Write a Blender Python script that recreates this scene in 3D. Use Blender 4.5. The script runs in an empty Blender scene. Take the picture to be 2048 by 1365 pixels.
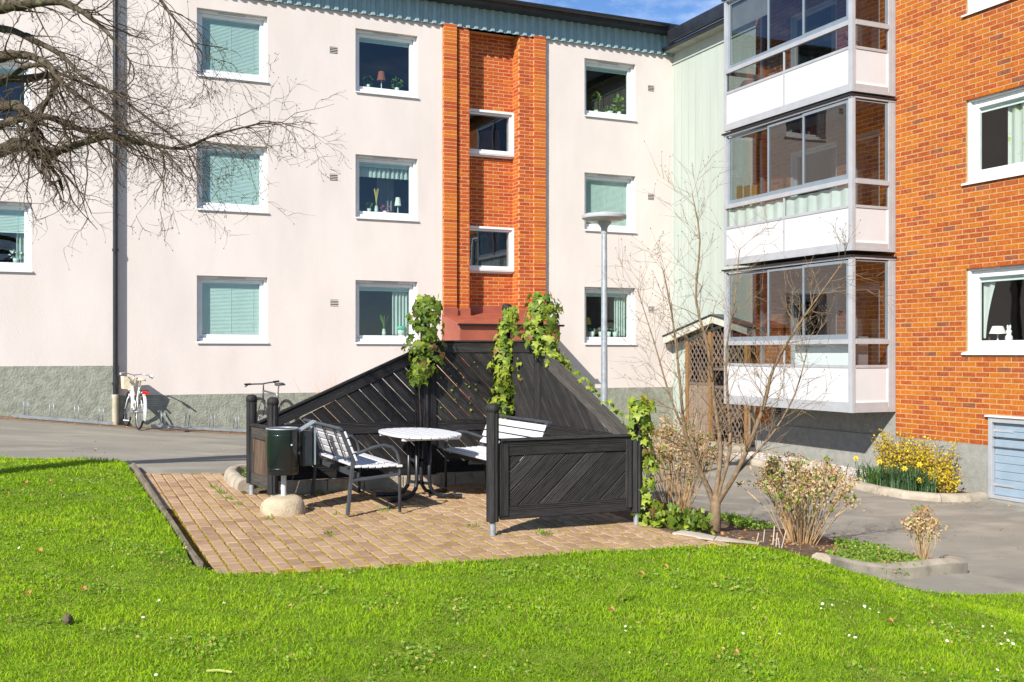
import bpy, bmesh, math, random
import numpy as np
from mathutils import Vector, Matrix, geometry, noise

random.seed(7); np.random.seed(7)
R = math.radians
sc = bpy.context.scene

# ------------------------------------------------------------------ camera, sky, sun, exposure
cam = bpy.data.cameras.new('camera'); camo = bpy.data.objects.new('camera', cam)
sc.collection.objects.link(camo); sc.camera = camo
cam.sensor_width = 36; cam.lens = 36 * 2100 / 2048; cam.shift_y = 0.0115; cam.clip_end = 2000; cam.clip_start = .05
YAW = 24.2
camo.location = (0, 0, 1.6); camo.rotation_euler = (R(90), 0, R(-YAW))
CY, SY = math.cos(R(YAW)), math.sin(R(YAW))

SUND = Vector((.968, .727, -.79)).normalized()       # the way the sunlight travels
SUN_EL = math.asin(-SUND.z); SUN_AZ = math.atan2(-SUND.x, -SUND.y)
w = bpy.data.worlds.new('World'); sc.world = w; w.use_nodes = True
nt = w.node_tree; nt.nodes.clear()
out = nt.nodes.new('ShaderNodeOutputWorld'); bg = nt.nodes.new('ShaderNodeBackground')
sky = nt.nodes.new('ShaderNodeTexSky'); sky.sky_type = 'NISHITA'; sky.sun_disc = False
sky.sun_elevation = SUN_EL; sky.sun_rotation = SUN_AZ; sky.air_density = 1.0; sky.dust_density = .0; sky.ozone_density = 7; sky.altitude = 1500
tc = nt.nodes.new('ShaderNodeTexCoord'); mp = nt.nodes.new('ShaderNodeMapping'); mp.inputs['Scale'].default_value = (1, 1, 2.6)
mp.inputs['Location'].default_value = (.3, .1, .12)
nz = nt.nodes.new('ShaderNodeTexNoise'); nz.inputs['Scale'].default_value = 3.2; nz.inputs['Detail'].default_value = 9; nz.inputs['Roughness'].default_value = .62
rp = nt.nodes.new('ShaderNodeValToRGB'); rp.color_ramp.elements[0].position = .52; rp.color_ramp.elements[1].position = .82
mx = nt.nodes.new('ShaderNodeMix'); mx.data_type = 'RGBA'; mx.inputs[7].default_value = (8.5, 8.8, 9.4, 1)
nt.links.new(tc.outputs['Generated'], mp.inputs[0]); nt.links.new(mp.outputs[0], nz.inputs['Vector'])
nt.links.new(nz.outputs[0], rp.inputs[0]); nt.links.new(rp.outputs[0], mx.inputs[0])
nt.links.new(sky.outputs[0], mx.inputs[6]); nt.links.new(mx.outputs[2], bg.inputs[0])
bg.inputs[1].default_value = .115
nt.links.new(bg.outputs[0], out.inputs[0])
sl = bpy.data.lights.new('sun', 'SUN'); sl.energy = 5.0; sl.angle = R(.53); sl.color = (1, .95, .87)
so = bpy.data.objects.new('sun', sl); sc.collection.objects.link(so)
so.rotation_euler = SUND.to_track_quat('-Z', 'Y').to_euler(); so.location = (-20, -15, 20)
vs = sc.view_settings; vs.view_transform = 'Standard'; vs.look = 'None'; vs.gamma = 1; vs.exposure = .55; vs.use_curve_mapping = False
sc.cycles.max_bounces = 7; sc.cycles.transparent_max_bounces = 12; sc.cycles.glossy_bounces = 3; sc.cycles.transmission_bounces = 4
sc.cycles.use_denoising = True; sc.cycles.sample_clamp_indirect = 6

# ------------------------------------------------------------------ helpers
COL = sc.collection
WL = {}                                              # where each object's origin stands in its thing's space

class MB:
    def __init__(s): s.v = []; s.f = []; s.m = []
    def add(s, vs_, fs, mi=0):
        b = len(s.v); s.v += [tuple(q) for q in vs_]; s.f += [tuple(b + i for i in q) for q in fs]; s.m += [mi] * len(fs); return s
    def box(s, x0, x1, y0, y1, z0, z1, mi=0):
        return s.add([(x0,y0,z0),(x1,y0,z0),(x1,y1,z0),(x0,y1,z0),(x0,y0,z1),(x1,y0,z1),(x1,y1,z1),(x0,y1,z1)],
                     [(0,3,2,1),(4,5,6,7),(0,1,5,4),(1,2,6,5),(2,3,7,6),(3,0,4,7)], mi)
    def obox(s, c, ax, ay, az, mi=0):                # centre and three half-axis vectors
        c, ax, ay, az = Vector(c), Vector(ax), Vector(ay), Vector(az)
        p = [c + i*ax + j*ay + k*az for k in (-1, 1) for j in (-1, 1) for i in (-1, 1)]
        return s.add(p, [(0,2,3,1),(4,5,7,6),(0,1,5,4),(2,6,7,3),(0,4,6,2),(1,3,7,5)], mi)
    def bar(s, a, b, wd, th, up=(0, 0, 1), mi=0):    # box along a->b
        a, b = Vector(a), Vector(b); d = b - a; L = d.length; d.normalize(); up = Vector(up)
        e = d.cross(up)
        if e.length < 1e-5: e = d.cross(Vector((1, 0, 0)))
        e.normalize(); u = e.cross(d)
        return s.obox((a + b) / 2, d * L / 2, e * wd / 2, u * th / 2, mi)
    def tube(s, pts, r, n=6, cap=True, mi=0, closed=False):
        pts = [Vector(p) for p in pts]; k = len(pts); rr = r if hasattr(r, '__len__') else [r] * k
        base = len(s.v); prev = None
        for i, p in enumerate(pts):
            if closed: t = pts[(i+1) % k] - pts[i-1]
            else: t = pts[min(i+1, k-1)] - pts[max(i-1, 0)]
            if t.length < 1e-9: t = Vector((0, 0, 1))
            t.normalize()
            if prev is None:
                prev = t.orthogonal().normalized()
            else:
                prev = prev - t * prev.dot(t)
                prev = prev.normalized() if prev.length > 1e-6 else t.orthogonal().normalized()
            q = t.cross(prev)
            for j in range(n):
                a = 2 * math.pi * j / n
                s.v.append(tuple(p + (prev * math.cos(a) + q * math.sin(a)) * rr[i]))
        rings = k if closed else k - 1
        for i in range(rings):
            for j in range(n):
                a = base + i*n + j; b = base + i*n + (j+1) % n; i2 = (i+1) % k
                s.f.append((a, b, base + i2*n + (j+1) % n, base + i2*n + j)); s.m.append(mi)
        if cap and not closed:
            s.f.append(tuple(base + j for j in range(n))[::-1]); s.m.append(mi)
            s.f.append(tuple(base + (k-1)*n + j for j in range(n))); s.m.append(mi)
        return s
    def lathe(s, prof, n=20, c=(0, 0, 0), mi=0, cap0=False, cap1=False):
        base = len(s.v)
        for r, z in prof:
            for j in range(n):
                a = 2 * math.pi * j / n; s.v.append((c[0] + r*math.cos(a), c[1] + r*math.sin(a), c[2] + z))
        for i in range(len(prof) - 1):
            for j in range(n):
                a = base + i*n + j; b = base + i*n + (j+1) % n
                s.f.append((a, b, b + n, a + n)); s.m.append(mi)
        if cap0: s.f.append(tuple(base + j for j in range(n))[::-1]); s.m.append(mi)
        if cap1: s.f.append(tuple(base + (len(prof)-1)*n + j for j in range(n))); s.m.append(mi)
        return s
    def prism(s, poly, fn, d0, d1, mi=0):            # poly of (u,v), fn(u,v,d) -> point
        n = len(poly)
        vs_ = [fn(u, v, d0) for u, v in poly] + [fn(u, v, d1) for u, v in poly]
        return s.add(vs_, [tuple(range(n))[::-1], tuple(range(n, 2*n))] + [(i, (i+1) % n, n + (i+1) % n, n + i) for i in range(n)], mi)
    def build(s, name, mats, parent=None, smooth=False, fixn=True, origin=None, bevel=0, kind=None):
        if origin is None:
            if s.v:
                a = np.array(s.v); lo, hi = a.min(0), a.max(0); origin = Vector(((lo[0]+hi[0])/2, (lo[1]+hi[1])/2, lo[2] if parent is None else (lo[2]+hi[2])/2))
            else: origin = Vector()
        origin = Vector(origin)
        me = bpy.data.meshes.new(name)
        if s.v:
            a = np.array(s.v, dtype=np.float64) - np.array(origin)
            me.from_pydata(a.tolist(), [], s.f)
        mats = mats if isinstance(mats, (list, tuple)) else [mats]
        for m in mats: me.materials.append(m)
        if len(mats) > 1: me.polygons.foreach_set('material_index', s.m)
        if fixn:
            bm = bmesh.new(); bm.from_mesh(me); bmesh.ops.recalc_face_normals(bm, faces=bm.faces); bm.to_mesh(me); bm.free()
        if smooth: me.polygons.foreach_set('use_smooth', [True] * len(me.polygons))
        o = link(name, me, parent, origin)
        if smooth and smooth != 'all':
            md = o.modifiers.new('split', 'EDGE_SPLIT'); md.split_angle = R(40)
        if bevel:
            md = o.modifiers.new('bevel', 'BEVEL'); md.width = bevel; md.segments = 2; md.limit_method = 'ANGLE'
        if kind: o['kind'] = kind
        return o

def link(name, data, parent, origin):
    o = bpy.data.objects.new(name, data); COL.objects.link(o)
    put(o, parent, origin); return o
def put(o, parent, origin):
    origin = Vector(origin); WL[o.name] = origin
    if parent is not None:
        o.parent = parent; o.location = origin - WL[parent.name]
    else: o.location = origin
def tag(o, label, cat, group=None, kind=None):
    o['label'] = label
    if cat: o['category'] = cat
    if group: o['group'] = group
    if kind: o['kind'] = kind
    return o
def thing(name, loc, label, cat, group=None, rz=0, local=False):
    o = bpy.data.objects.new(name, None); COL.objects.link(o); o.location = loc; o.rotation_euler = (0, 0, rz); o.empty_display_size = .2
    WL[o.name] = Vector() if local else Vector(loc)
    return tag(o, label, cat, group)
def copy_tree(o, parent=None):
    c = o.copy(); COL.objects.link(c); c.parent = parent; WL[c.name] = WL[o.name].copy()
    for ch in list(o.children): copy_tree(ch, c)
    return c
def frame_obj(name, me, parent, c, ax, ay, az, scale=(1, 1, 1)):     # object with its own axes
    o = link(name, me, parent, c)
    m = Matrix((Vector(ax), Vector(ay), Vector(az))).transposed()
    o.rotation_euler = m.to_euler(); o.scale = scale; return o

# ------------------------------------------------------------------ materials
def mat(name, col, rough=.7, var=.12, vscale=6.0, bump=0, bscale=60.0, metal=0, spec=.4, col2=None, detail=5, coord='pos', stretch=(1, 1, 1), trans=0, contrast=(.35, .65), spots=None, coat=0, rnd=0, braw=False):
    m = bpy.data.materials.new(name); m.use_nodes = True; n = m.node_tree; n.nodes.clear(); L = n.links
    o = n.nodes.new('ShaderNodeOutputMaterial'); b = n.nodes.new('ShaderNodeBsdfPrincipled')
    b.inputs['Roughness'].default_value = rough; b.inputs['Metallic'].default_value = metal
    b.inputs['Specular IOR Level'].default_value = spec; b.inputs['Coat Weight'].default_value = coat
    if coord == 'pos':
        g = n.nodes.new('ShaderNodeNewGeometry'); vec = g.outputs['Position']
    else:
        g = n.nodes.new('ShaderNodeTexCoord'); oi = n.nodes.new('ShaderNodeObjectInfo')
        ml = n.nodes.new('ShaderNodeMath'); ml.operation = 'MULTIPLY'; ml.inputs[1].default_value = 57.0
        ad = n.nodes.new('ShaderNodeVectorMath'); L.new(oi.outputs['Random'], ml.inputs[0]); L.new(g.outputs['Object'], ad.inputs[0]); L.new(ml.outputs[0], ad.inputs[1]); vec = ad.outputs[0]
    vec0 = vec; mpn = n.nodes.new('ShaderNodeMapping'); mpn.inputs['Scale'].default_value = stretch; L.new(vec, mpn.inputs[0]); vec = mpn.outputs[0]
    c2 = col2 if col2 else tuple(max(0, q * (1 - var)) for q in col)
    c1 = col if col2 else tuple(min(1, q * (1 + var)) for q in col)
    nz = n.nodes.new('ShaderNodeTexNoise'); nz.inputs['Scale'].default_value = vscale; nz.inputs['Detail'].default_value = detail; L.new(vec, nz.inputs['Vector'])
    rp = n.nodes.new('ShaderNodeValToRGB'); e = rp.color_ramp.elements
    e[0].position, e[1].position = contrast; e[0].color = (*c2, 1); e[1].color = (*c1, 1)
    L.new(nz.outputs[0], rp.inputs[0]); colr = rp.outputs[0]
    if spots:                                         # (colour, scale, lo, hi) wear or lichen patches
        n2 = n.nodes.new('ShaderNodeTexNoise'); n2.inputs['Scale'].default_value = spots[1]; n2.inputs['Detail'].default_value = 8; L.new(vec, n2.inputs['Vector'])
        r2 = n.nodes.new('ShaderNodeMapRange'); r2.inputs[1].default_value = spots[2]; r2.inputs[2].default_value = spots[3]; L.new(n2.outputs[0], r2.inputs[0])
        mm = n.nodes.new('ShaderNodeMix'); mm.data_type = 'RGBA'; L.new(r2.outputs[0], mm.inputs[0]); L.new(colr, mm.inputs[6]); mm.inputs[7].default_value = (*spots[0], 1); colr = mm.outputs[2]
    if rnd:                                           # each object a shade of its own
        oi = n.nodes.new('ShaderNodeObjectInfo'); mr = n.nodes.new('ShaderNodeMapRange'); mr.inputs[3].default_value = 1 - rnd; mr.inputs[4].default_value = 1 + rnd; L.new(oi.outputs['Random'], mr.inputs[0])
        hs = n.nodes.new('ShaderNodeHueSaturation'); L.new(mr.outputs[0], hs.inputs['Value']); L.new(colr, hs.inputs['Color']); colr = hs.outputs[0]
    L.new(colr, b.inputs['Base Color'])
    if bump:
        nb = n.nodes.new('ShaderNodeTexNoise'); nb.inputs['Scale'].default_value = bscale; nb.inputs['Detail'].default_value = 6; L.new(vec0 if braw else vec, nb.inputs['Vector'])
        bp = n.nodes.new('ShaderNodeBump'); bp.inputs['Strength'].default_value = bump; bp.inputs['Distance'].default_value = .02; L.new(nb.outputs[0], bp.inputs['Height']); L.new(bp.outputs[0], b.inputs['Normal'])
    if trans:
        t = n.nodes.new('ShaderNodeBsdfTranslucent'); L.new(colr, t.inputs[0]); ms = n.nodes.new('ShaderNodeMixShader'); ms.inputs[0].default_value = trans
        L.new(b.outputs[0], ms.inputs[1]); L.new(t.outputs[0], ms.inputs[2]); L.new(ms.outputs[0], o.inputs[0])
    else: L.new(b.outputs[0], o.inputs[0])
    m.diffuse_color = (*col, 1)
    return m

def glass(name, tint, ior=1.7):
    m = bpy.data.materials.new(name); m.use_nodes = True; n = m.node_tree; n.nodes.clear(); L = n.links
    o = n.nodes.new('ShaderNodeOutputMaterial'); t = n.nodes.new('ShaderNodeBsdfTransparent'); t.inputs[0].default_value = (*tint, 1)
    g = n.nodes.new('ShaderNodeBsdfGlossy'); g.inputs['Roughness'].default_value = .0; f = n.nodes.new('ShaderNodeFresnel'); ge0 = n.nodes.new('ShaderNodeNewGeometry'); mr0 = n.nodes.new('ShaderNodeMapRange'); mr0.inputs[3].default_value = ior; mr0.inputs[4].default_value = 1/ior; L.new(ge0.outputs['Backfacing'], mr0.inputs[0]); L.new(mr0.outputs[0], f.inputs[0])
    nz = n.nodes.new('ShaderNodeTexNoise'); nz.inputs['Scale'].default_value = 1.3; ge = n.nodes.new('ShaderNodeNewGeometry'); L.new(ge.outputs['Position'], nz.inputs['Vector'])
    bp = n.nodes.new('ShaderNodeBump'); bp.inputs['Strength'].default_value = .03; bp.inputs['Distance'].default_value = .05; L.new(nz.outputs[0], bp.inputs['Height']); L.new(bp.outputs[0], g.inputs['Normal'])
    ms = n.nodes.new('ShaderNodeMixShader'); L.new(f.outputs[0], ms.inputs[0]); L.new(t.outputs[0], ms.inputs[1]); L.new(g.outputs[0], ms.inputs[2]); L.new(ms.outputs[0], o.inputs[0])
    return m

def leafmat(name, col, col2, vscale=9, rough=.45, trans=.3, attr=True):
    m = mat(name, col, rough, col2=col2, vscale=vscale, trans=trans, spec=.35)
    return m

def plankmat(name, col, col2, ridges=62, rough=.75):
    m = mat(name, col, rough, col2=col2, vscale=5, stretch=(1.2, 14, 14), coord='obj', bump=.35, bscale=22, contrast=(.22, .72), rnd=.30, spec=.3, spots=((.07, .07, .045), 3.2, .62, .8))
    n = m.node_tree; L = n.links                      # reeded grooves along one half of each board
    g = n.nodes.new('ShaderNodeTexCoord'); sx = n.nodes.new('ShaderNodeSeparateXYZ'); L.new(g.outputs['Object'], sx.inputs[0])
    ml = n.nodes.new('ShaderNodeMath'); ml.operation = 'MULTIPLY'; ml.inputs[1].default_value = 2*math.pi*ridges; L.new(sx.outputs[1], ml.inputs[0])
    sn = n.nodes.new('ShaderNodeMath'); sn.operation = 'SINE'; L.new(ml.outputs[0], sn.inputs[0])
    gt = n.nodes.new('ShaderNodeMath'); gt.operation = 'GREATER_THAN'; gt.inputs[1].default_value = .012; L.new(sx.outputs[1], gt.inputs[0])
    mu = n.nodes.new('ShaderNodeMath'); mu.operation = 'MULTIPLY'; L.new(sn.outputs[0], mu.inputs[0]); L.new(gt.outputs[0], mu.inputs[1])
    bs = [q for q in n.nodes if q.type == 'BSDF_PRINCIPLED'][0]; old = bs.inputs['Normal'].links[0].from_node
    b2 = n.nodes.new('ShaderNodeBump'); b2.inputs['Strength'].default_value = .8; b2.inputs['Distance'].default_value = .004; L.new(mu.outputs[0], b2.inputs['Height']); L.new(old.outputs[0], b2.inputs['Normal']); L.new(b2.outputs[0], bs.inputs['Normal'])
    return m

m_plaster = mat('pink_render', (.64, .575, .53), .9, var=.045, vscale=1.2, bump=.32, bscale=85, spec=.15, stretch=(1.2, 1.2, .45), braw=True, detail=8, spots=((.60, .535, .485), 1.3, .52, .95))
m_plaster2 = mat('pink_render_left', (.64, .575, .53), .9, var=.045, vscale=1.1, bump=.32, bscale=85, spec=.15, stretch=(1.2, 1.2, .45), braw=True, detail=8, spots=((.60, .535, .485), 1.3, .52, .95))
m_plinth = mat('grey_green_roughcast', (.27, .28, .225), .95, var=.16, vscale=7, bump=1.0, bscale=26, spec=.1)
m_plinth_b = mat('grey_roughcast', (.30, .30, .27), .95, var=.10, vscale=9, bump=.7, bscale=70, spec=.1)
m_mint = mat('mint_cladding', (.40, .445, .395), .6, var=.04, vscale=2, spec=.3, stretch=(1, 3, .3))
m_white = mat('white_paint', (.70, .71, .71), .45, var=.03, vscale=8, spec=.4)
m_whitepanel = mat('white_balcony_panel', (.56, .565, .57), .35, var=.02, vscale=3, spec=.5)
m_alu = mat('pale_grey_aluminium', (.44, .455, .475), .42, var=.05, vscale=5, metal=.25, spec=.5)
m_alu_d = mat('blue_grey_aluminium', (.25, .30, .34), .4, var=.05, vscale=5, metal=.3, spec=.5)
m_black = mat('black_metal', (.018, .02, .024), .35, var=.2, vscale=9, spec=.5)
m_roofblack = mat('black_roof_sheet', (.02, .022, .028), .4, var=.25, vscale=4, spec=.5)
m_teal = mat('blue_green_sheet', (.25, .36, .385), .5, var=.07, vscale=5, spec=.35)
m_mortar2 = mat('warm_mortar', (.55, .33, .17), .95, var=.08, vscale=30, bump=.3, bscale=150, spec=.1)
m_mortar = mat('pale_mortar', (.46, .30, .155), .95, var=.08, vscale=30, bump=.3, bscale=150, spec=.1)
BR = [mat('brick_orange', (.40, .108, .018), .85, var=.18, vscale=26, bump=.35, bscale=120, spec=.15),
      mat('brick_red', (.35, .078, .018), .85, var=.2, vscale=26, bump=.35, bscale=120, spec=.15),
      mat('brick_amber', (.44, .135, .016), .85, var=.15, vscale=26, bump=.35, bscale=120, spec=.15),
      mat('brick_rust', (.32, .078, .026), .85, var=.25, vscale=26, bump=.35, bscale=120, spec=.15),
      mat('brick_burnt', (.31, .09, .035), .85, col2=(.17, .07, .04), vscale=14, bump=.35, bscale=120, spec=.15)]
BR2 = [mat('bay_brick_red', (.44, .088, .020), .85, var=.14, vscale=26, bump=.35, bscale=120, spec=.15),
       mat('bay_brick_deep', (.37, .066, .020), .85, var=.18, vscale=26, bump=.35, bscale=120, spec=.15),
       mat('bay_brick_orange', (.50, .135, .018), .85, var=.14, vscale=26, bump=.35, bscale=120, spec=.15)]
m_redmetal = mat('red_brown_sheet', (.31, .085, .05), .5, var=.12, vscale=3, spec=.35)
m_glass = glass('window_glass', (.73, .86, .82), 1.85); m_glass2 = glass('balcony_glass', (.45, .47, .485), 2.2); m_glass3 = glass('clear_glass', (.86, .92, .9), 1.6); m_glass4 = glass('reflecting_glass', (.6, .64, .64), 2.4)
m_blind = mat('white_slatted_blind', (.68, .73, .71), .6, var=.03, spec=.2)
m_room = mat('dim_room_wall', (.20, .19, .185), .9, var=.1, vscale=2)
m_curtain = mat('white_curtain', (.75, .78, .74), .9, var=.06, vscale=4, trans=.35)
m_asphalt = mat('grey_asphalt', (.325, .30, .25), .92, col2=(.245, .23, .195), vscale=.9, bump=.6, bscale=190, spec=.15, detail=12, spots=((.38, .35, .285), 2.4, .5, .7), stretch=(.5, 1, 1))
m_soil = mat('bare_soil', (.17, .115, .08), .95, var=.35, vscale=14, bump=1.0, bscale=45, spec=.1)
m_moss = mat('mossy_joint_sand', (.34, .205, .016), .95, col2=(.12, .075, .022), vscale=3.5, bump=.8, bscale=60, spec=.1, contrast=(.4, .6))
PV = [mat('paver_pink_beige', (.40, .268, .158), .9, var=.09, vscale=12, bump=.3, bscale=140, spec=.15, rnd=.06, spots=((.28, .19, .105), 5, .6, .8)),
      mat('paver_light', (.445, .305, .19), .9, var=.09, vscale=12, bump=.3, bscale=140, spec=.15, rnd=.05, spots=((.31, .22, .125), 5, .6, .8)),
      mat('paver_brown', (.345, .22, .135), .9, var=.1, vscale=12, bump=.3, bscale=140, spec=.15, rnd=.06, spots=((.28, .2, .1), 5, .58, .8))]
m_kerbd = mat('dirty_thin_edging', (.20, .17, .125), .95, var=.25, vscale=9, bump=.5, bscale=70, spec=.1)
m_kerb = mat('weathered_concrete', (.40, .345, .265), .92, var=.18, vscale=5, bump=.5, bscale=70, spec=.12, spots=((.2, .19, .15), 7, .58, .8))
m_kerbw = mat('pale_concrete', (.52, .45, .37), .9, var=.1, vscale=7, bump=.4, bscale=90, spec=.12)
m_blackwood = plankmat('black_stained_wood', (.024, .0215, .022), (.0085, .008, .0085))
m_greywood = plankmat('sunlit_black_wood', (.048, .043, .0405), (.011, .0103, .0102))  # same black stain, its colour made greyer to carry the sunlight on the screens
m_greywood2 = plankmat('pale_grey_wood', (.13, .115, .10), (.045, .041, .038))  # palest grey of the shelter boards, for some rails and stiles
m_brownwood = plankmat('brown_worn_wood', (.16, .10, .065), (.055, .043, .035))
m_post = mat('black_stained_post', (.034, .031, .031), .65, col2=(.0115, .011, .011), vscale=9, stretch=(5, 5, .6), bump=.3, bscale=20, spec=.3, contrast=(.25, .75))
m_galv = mat('galvanised_steel', (.40, .43, .45), .45, var=.14, vscale=16, metal=.5, spec=.5)
m_bench = mat('white_bench_slat', (.66, .66, .68), .5, var=.03, vscale=12, spec=.35)
m_charcoal = mat('charcoal_steel', (.055, .06, .068), .5, var=.15, vscale=12, spec=.45)
m_bin = mat('dark_green_enamel', (.003, .0085, .0105), .32, var=.2, vscale=5, spec=.6, coat=.4)
m_stone = mat('rounded_concrete_block', (.52, .42, .29), .92, var=.16, vscale=9, bump=.6, bscale=60, spec=.12)
m_tyre = mat('black_rubber', (.02, .02, .02), .8, var=.1)
m_wht_b = mat('white_bicycle_paint', (.8, .8, .8), .3, var=.02, coat=.3)
m_grey_b = mat('dark_grey_bicycle_paint', (.10, .10, .105), .35, var=.05, coat=.2)
m_chrome = mat('bright_steel', (.6, .6, .6), .25, metal=.9, var=.05)
m_red = mat('red_reflector', (.75, .02, .015), .3, var=.05)
m_wicker = mat('cream_basket', (.70, .60, .42), .8, var=.15, vscale=30)
m_porchpost = mat('brown_stained_post', (.25, .13, .045), .7, var=.25, vscale=9, stretch=(4, 4, .8), bump=.3, bscale=20)
m_lattice = mat('weathered_lattice', (.15, .112, .09), .85, var=.2, vscale=14)
m_porchplank = mat('weathered_plank', (.25, .19, .14), .85, var=.25, vscale=9, stretch=(6, 6, .5), bump=.3, bscale=24)
m_darkbrown = mat('dark_brown_wall', (.045, .03, .026), .9, var=.2)
m_lampgrey = mat('lamp_grey', (.42, .42, .42), .4, var=.05, spec=.5)
m_lampglass = mat('lamp_bowl', (.55, .52, .48), .2, var=.05, spec=.5)
m_blue = mat('blue_grey_door_paint', (.26, .34, .41), .5, var=.05, vscale=6, spec=.35)
m_bark = mat('lichened_bark', (.125, .098, .068), .95, col2=(.035, .028, .021), vscale=26, bump=.8, bscale=80, spec=.1, spots=((.22, .215, .13), 9, .56, .72))
m_twig = mat('brown_twig', (.10, .074, .052), .9, var=.3, vscale=7, spec=.1)
m_stem = mat('tan_stem_bark', (.22, .15, .09), .9, var=.25, vscale=20, bump=.4, bscale=60, spec=.15)
m_tan = mat('dry_tan_stem', (.48, .32, .16), .85, var=.25, vscale=12, spec=.15)
m_dryflower = mat('dry_flower_head', (.60, .445, .235), .9, var=.3, vscale=18, trans=.3)
m_dryflower2 = mat('dry_brown_flower_head', (.42, .25, .11), .9, var=.3, vscale=18, trans=.25)
m_orangetwig = mat('orange_twig', (.50, .25, .10), .85, var=.25, vscale=12)
m_ivy = leafmat('ivy_leaf', (.19, .27, .028), (.08, .14, .016), 14)
m_ivy_y = leafmat('young_ivy_leaf', (.38, .44, .045), (.22, .30, .03), 14)
m_ivy_r = leafmat('reddish_ivy_leaf', (.26, .15, .05), (.14, .085, .03), 14)
m_gleaf = leafmat('fresh_green_leaf', (.24, .38, .04), (.12, .22, .022), 14)
m_yleaf = leafmat('yellow_leaf', (.74, .56, .025), (.50, .40, .03), 12)
m_dleaf = leafmat('daffodil_leaf', (.10, .19, .07), (.05, .11, .045), 9)
m_petal = mat('yellow_petal', (.85, .62, .02), .6, var=.1, trans=.25)
m_daisy = mat('white_petal', (.85, .83, .82), .6, var=.05)
m_deadleaf = mat('dead_leaf', (.42, .21, .07), .8, var=.3, vscale=20)
m_pot = mat('white_pot', (.72, .72, .68), .5, var=.05)
m_lampshade = mat('pale_lamp_shade', (.8, .78, .7), .7, var=.03)
m_yshade = mat('amber_lamp_shade', (.75, .42, .06), .7, var=.03)
m_reed = mat('straw_reeds', (.62, .48, .14), .8, var=.2)
m_pinkf = mat('pink_flower', (.6, .12, .28), .7, var=.2)
m_woodlight = mat('light_pine', (.66, .43, .16), .7, var=.1, vscale=6, stretch=(4, 4, .5))
m_fabric = mat('grey_cushion', (.42, .38, .33), .9, var=.1)
m_dark = mat('dark_hollow', (.02, .02, .02), .9, var=.1)
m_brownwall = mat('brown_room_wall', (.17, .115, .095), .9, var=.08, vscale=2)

# ------------------------------------------------------------------ terrain
TP = np.array([
 (-2,8,.15),(-4,10,.3),(-1,14.5,.27),(.9,14.2,.2),(.9,10,.11),(.9,8,.05),(-6,14,.45),
 (1.2,7.8,-.01),(3,7.55,-.03),(5,7.5,-.04),(2,11.5,.075),(5,11.5,.07),(1.5,13.4,.13),(3.5,10,.035),(5.1,8.5,-.01),
 (6.05,8.58,-.16),(7.0,8.5,-.33),(8.06,7.84,-.48),(6.4,9.95,-.16),(7.2,9.8,-.32),(6.4,7.25,-.30),(7.3,7,-.56),(8.2,6.9,-.62),(5.75,7.35,-.10),
 (8.7,8.3,-.62),(8.4,11,-.52),(9.6,13.8,-.47),(10,10,-.64),(12,10,-.69),(13.5,11.9,-.67),(13.5,15,-.54),(13.5,17.7,-.50),(14.1,20,-.50),(12,21.9,-.48),(8,21.9,-.28),(3.8,21.9,0),(1.5,21.9,.2),(-.5,21.8,.43),(-3,21.8,.62),
 (7,15,-.18),(4,15,.04),(2,16,.17),(0,17,.32),(-4,16,.5),
 (2,4,0),(0,4,.02),(4,5,-.06),(6,5.5,-.26),(6,4,-.22),(8,4,-.5),(3,6,-.02),(4.6,6.6,-.06),(10,5,-.78),(-3,4,.06),
 (0,0,0),(3,0,-.08),(-4,-2,.08),(8,0,-.5),(24,0,-1),(24,20,-.7),(-14,10,.8),(-14,25,1.1),(0,-12,0),(14,-10,-.7)], dtype=float)
def _phi(r2): return np.where(r2 > 1e-12, .5 * r2 * np.log(np.maximum(r2, 1e-12)), 0)
_n = len(TP); _d = ((TP[:, None, :2] - TP[None, :, :2])**2).sum(-1)
_A = np.zeros((_n+3, _n+3)); _A[:_n, :_n] = _phi(_d) + np.eye(_n) * .02; _P = np.c_[np.ones(_n), TP[:, :2]]; _A[:_n, _n:] = _P; _A[_n:, :_n] = _P.T
_W = np.linalg.solve(_A, np.r_[TP[:, 2], 0, 0, 0])
def Hn(xy):
    xy = np.asarray(xy, dtype=float); q = np.empty_like(xy); q[:, 0] = np.clip(xy[:, 0], -12, 20); q[:, 1] = np.clip(xy[:, 1], -8, 24)
    d = ((q[:, None, :] - TP[None, :, :2])**2).sum(-1)
    return _phi(d) @ _W[:_n] + np.c_[np.ones(len(q)), q] @ _W[_n:]
def H(x, y): return float(Hn([(x, y)])[0])
def zp(y): return .027 * (y - 8.47)
def inside(xy, poly):
    xy = np.asarray(xy); x, y = xy[:, 0], xy[:, 1]; r = np.zeros(len(xy), bool); n = len(poly)
    for i in range(n):
        x0, y0 = poly[i]; x1, y1 = poly[(i+1) % n]
        if y0 == y1: continue
        c = ((y0 > y) != (y1 > y)) & (x < (x1-x0) * (y-y0) / (y1-y0) + x0); r ^= c
    return r
def edge_dist(xy, poly):
    xy = np.asarray(xy); best = np.full(len(xy), 1e9); n = len(poly)
    for i in range(n):
        a = np.array(poly[i]); b = np.array(poly[(i+1) % n]); ab = b - a; t = np.clip(((xy-a) @ ab) / (ab @ ab), 0, 1)
        best = np.minimum(best, np.linalg.norm(xy - (a + t[:, None]*ab), axis=1))
    return best
def densify(poly, step):
    o = []
    for i in range(len(poly)):
        a = Vector(poly[i]); b = Vector(poly[(i+1) % len(poly)]); k = max(1, int((b-a).length / step))
        o += [tuple(a.lerp(b, j/k)) for j in range(k)]
    return o
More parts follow.
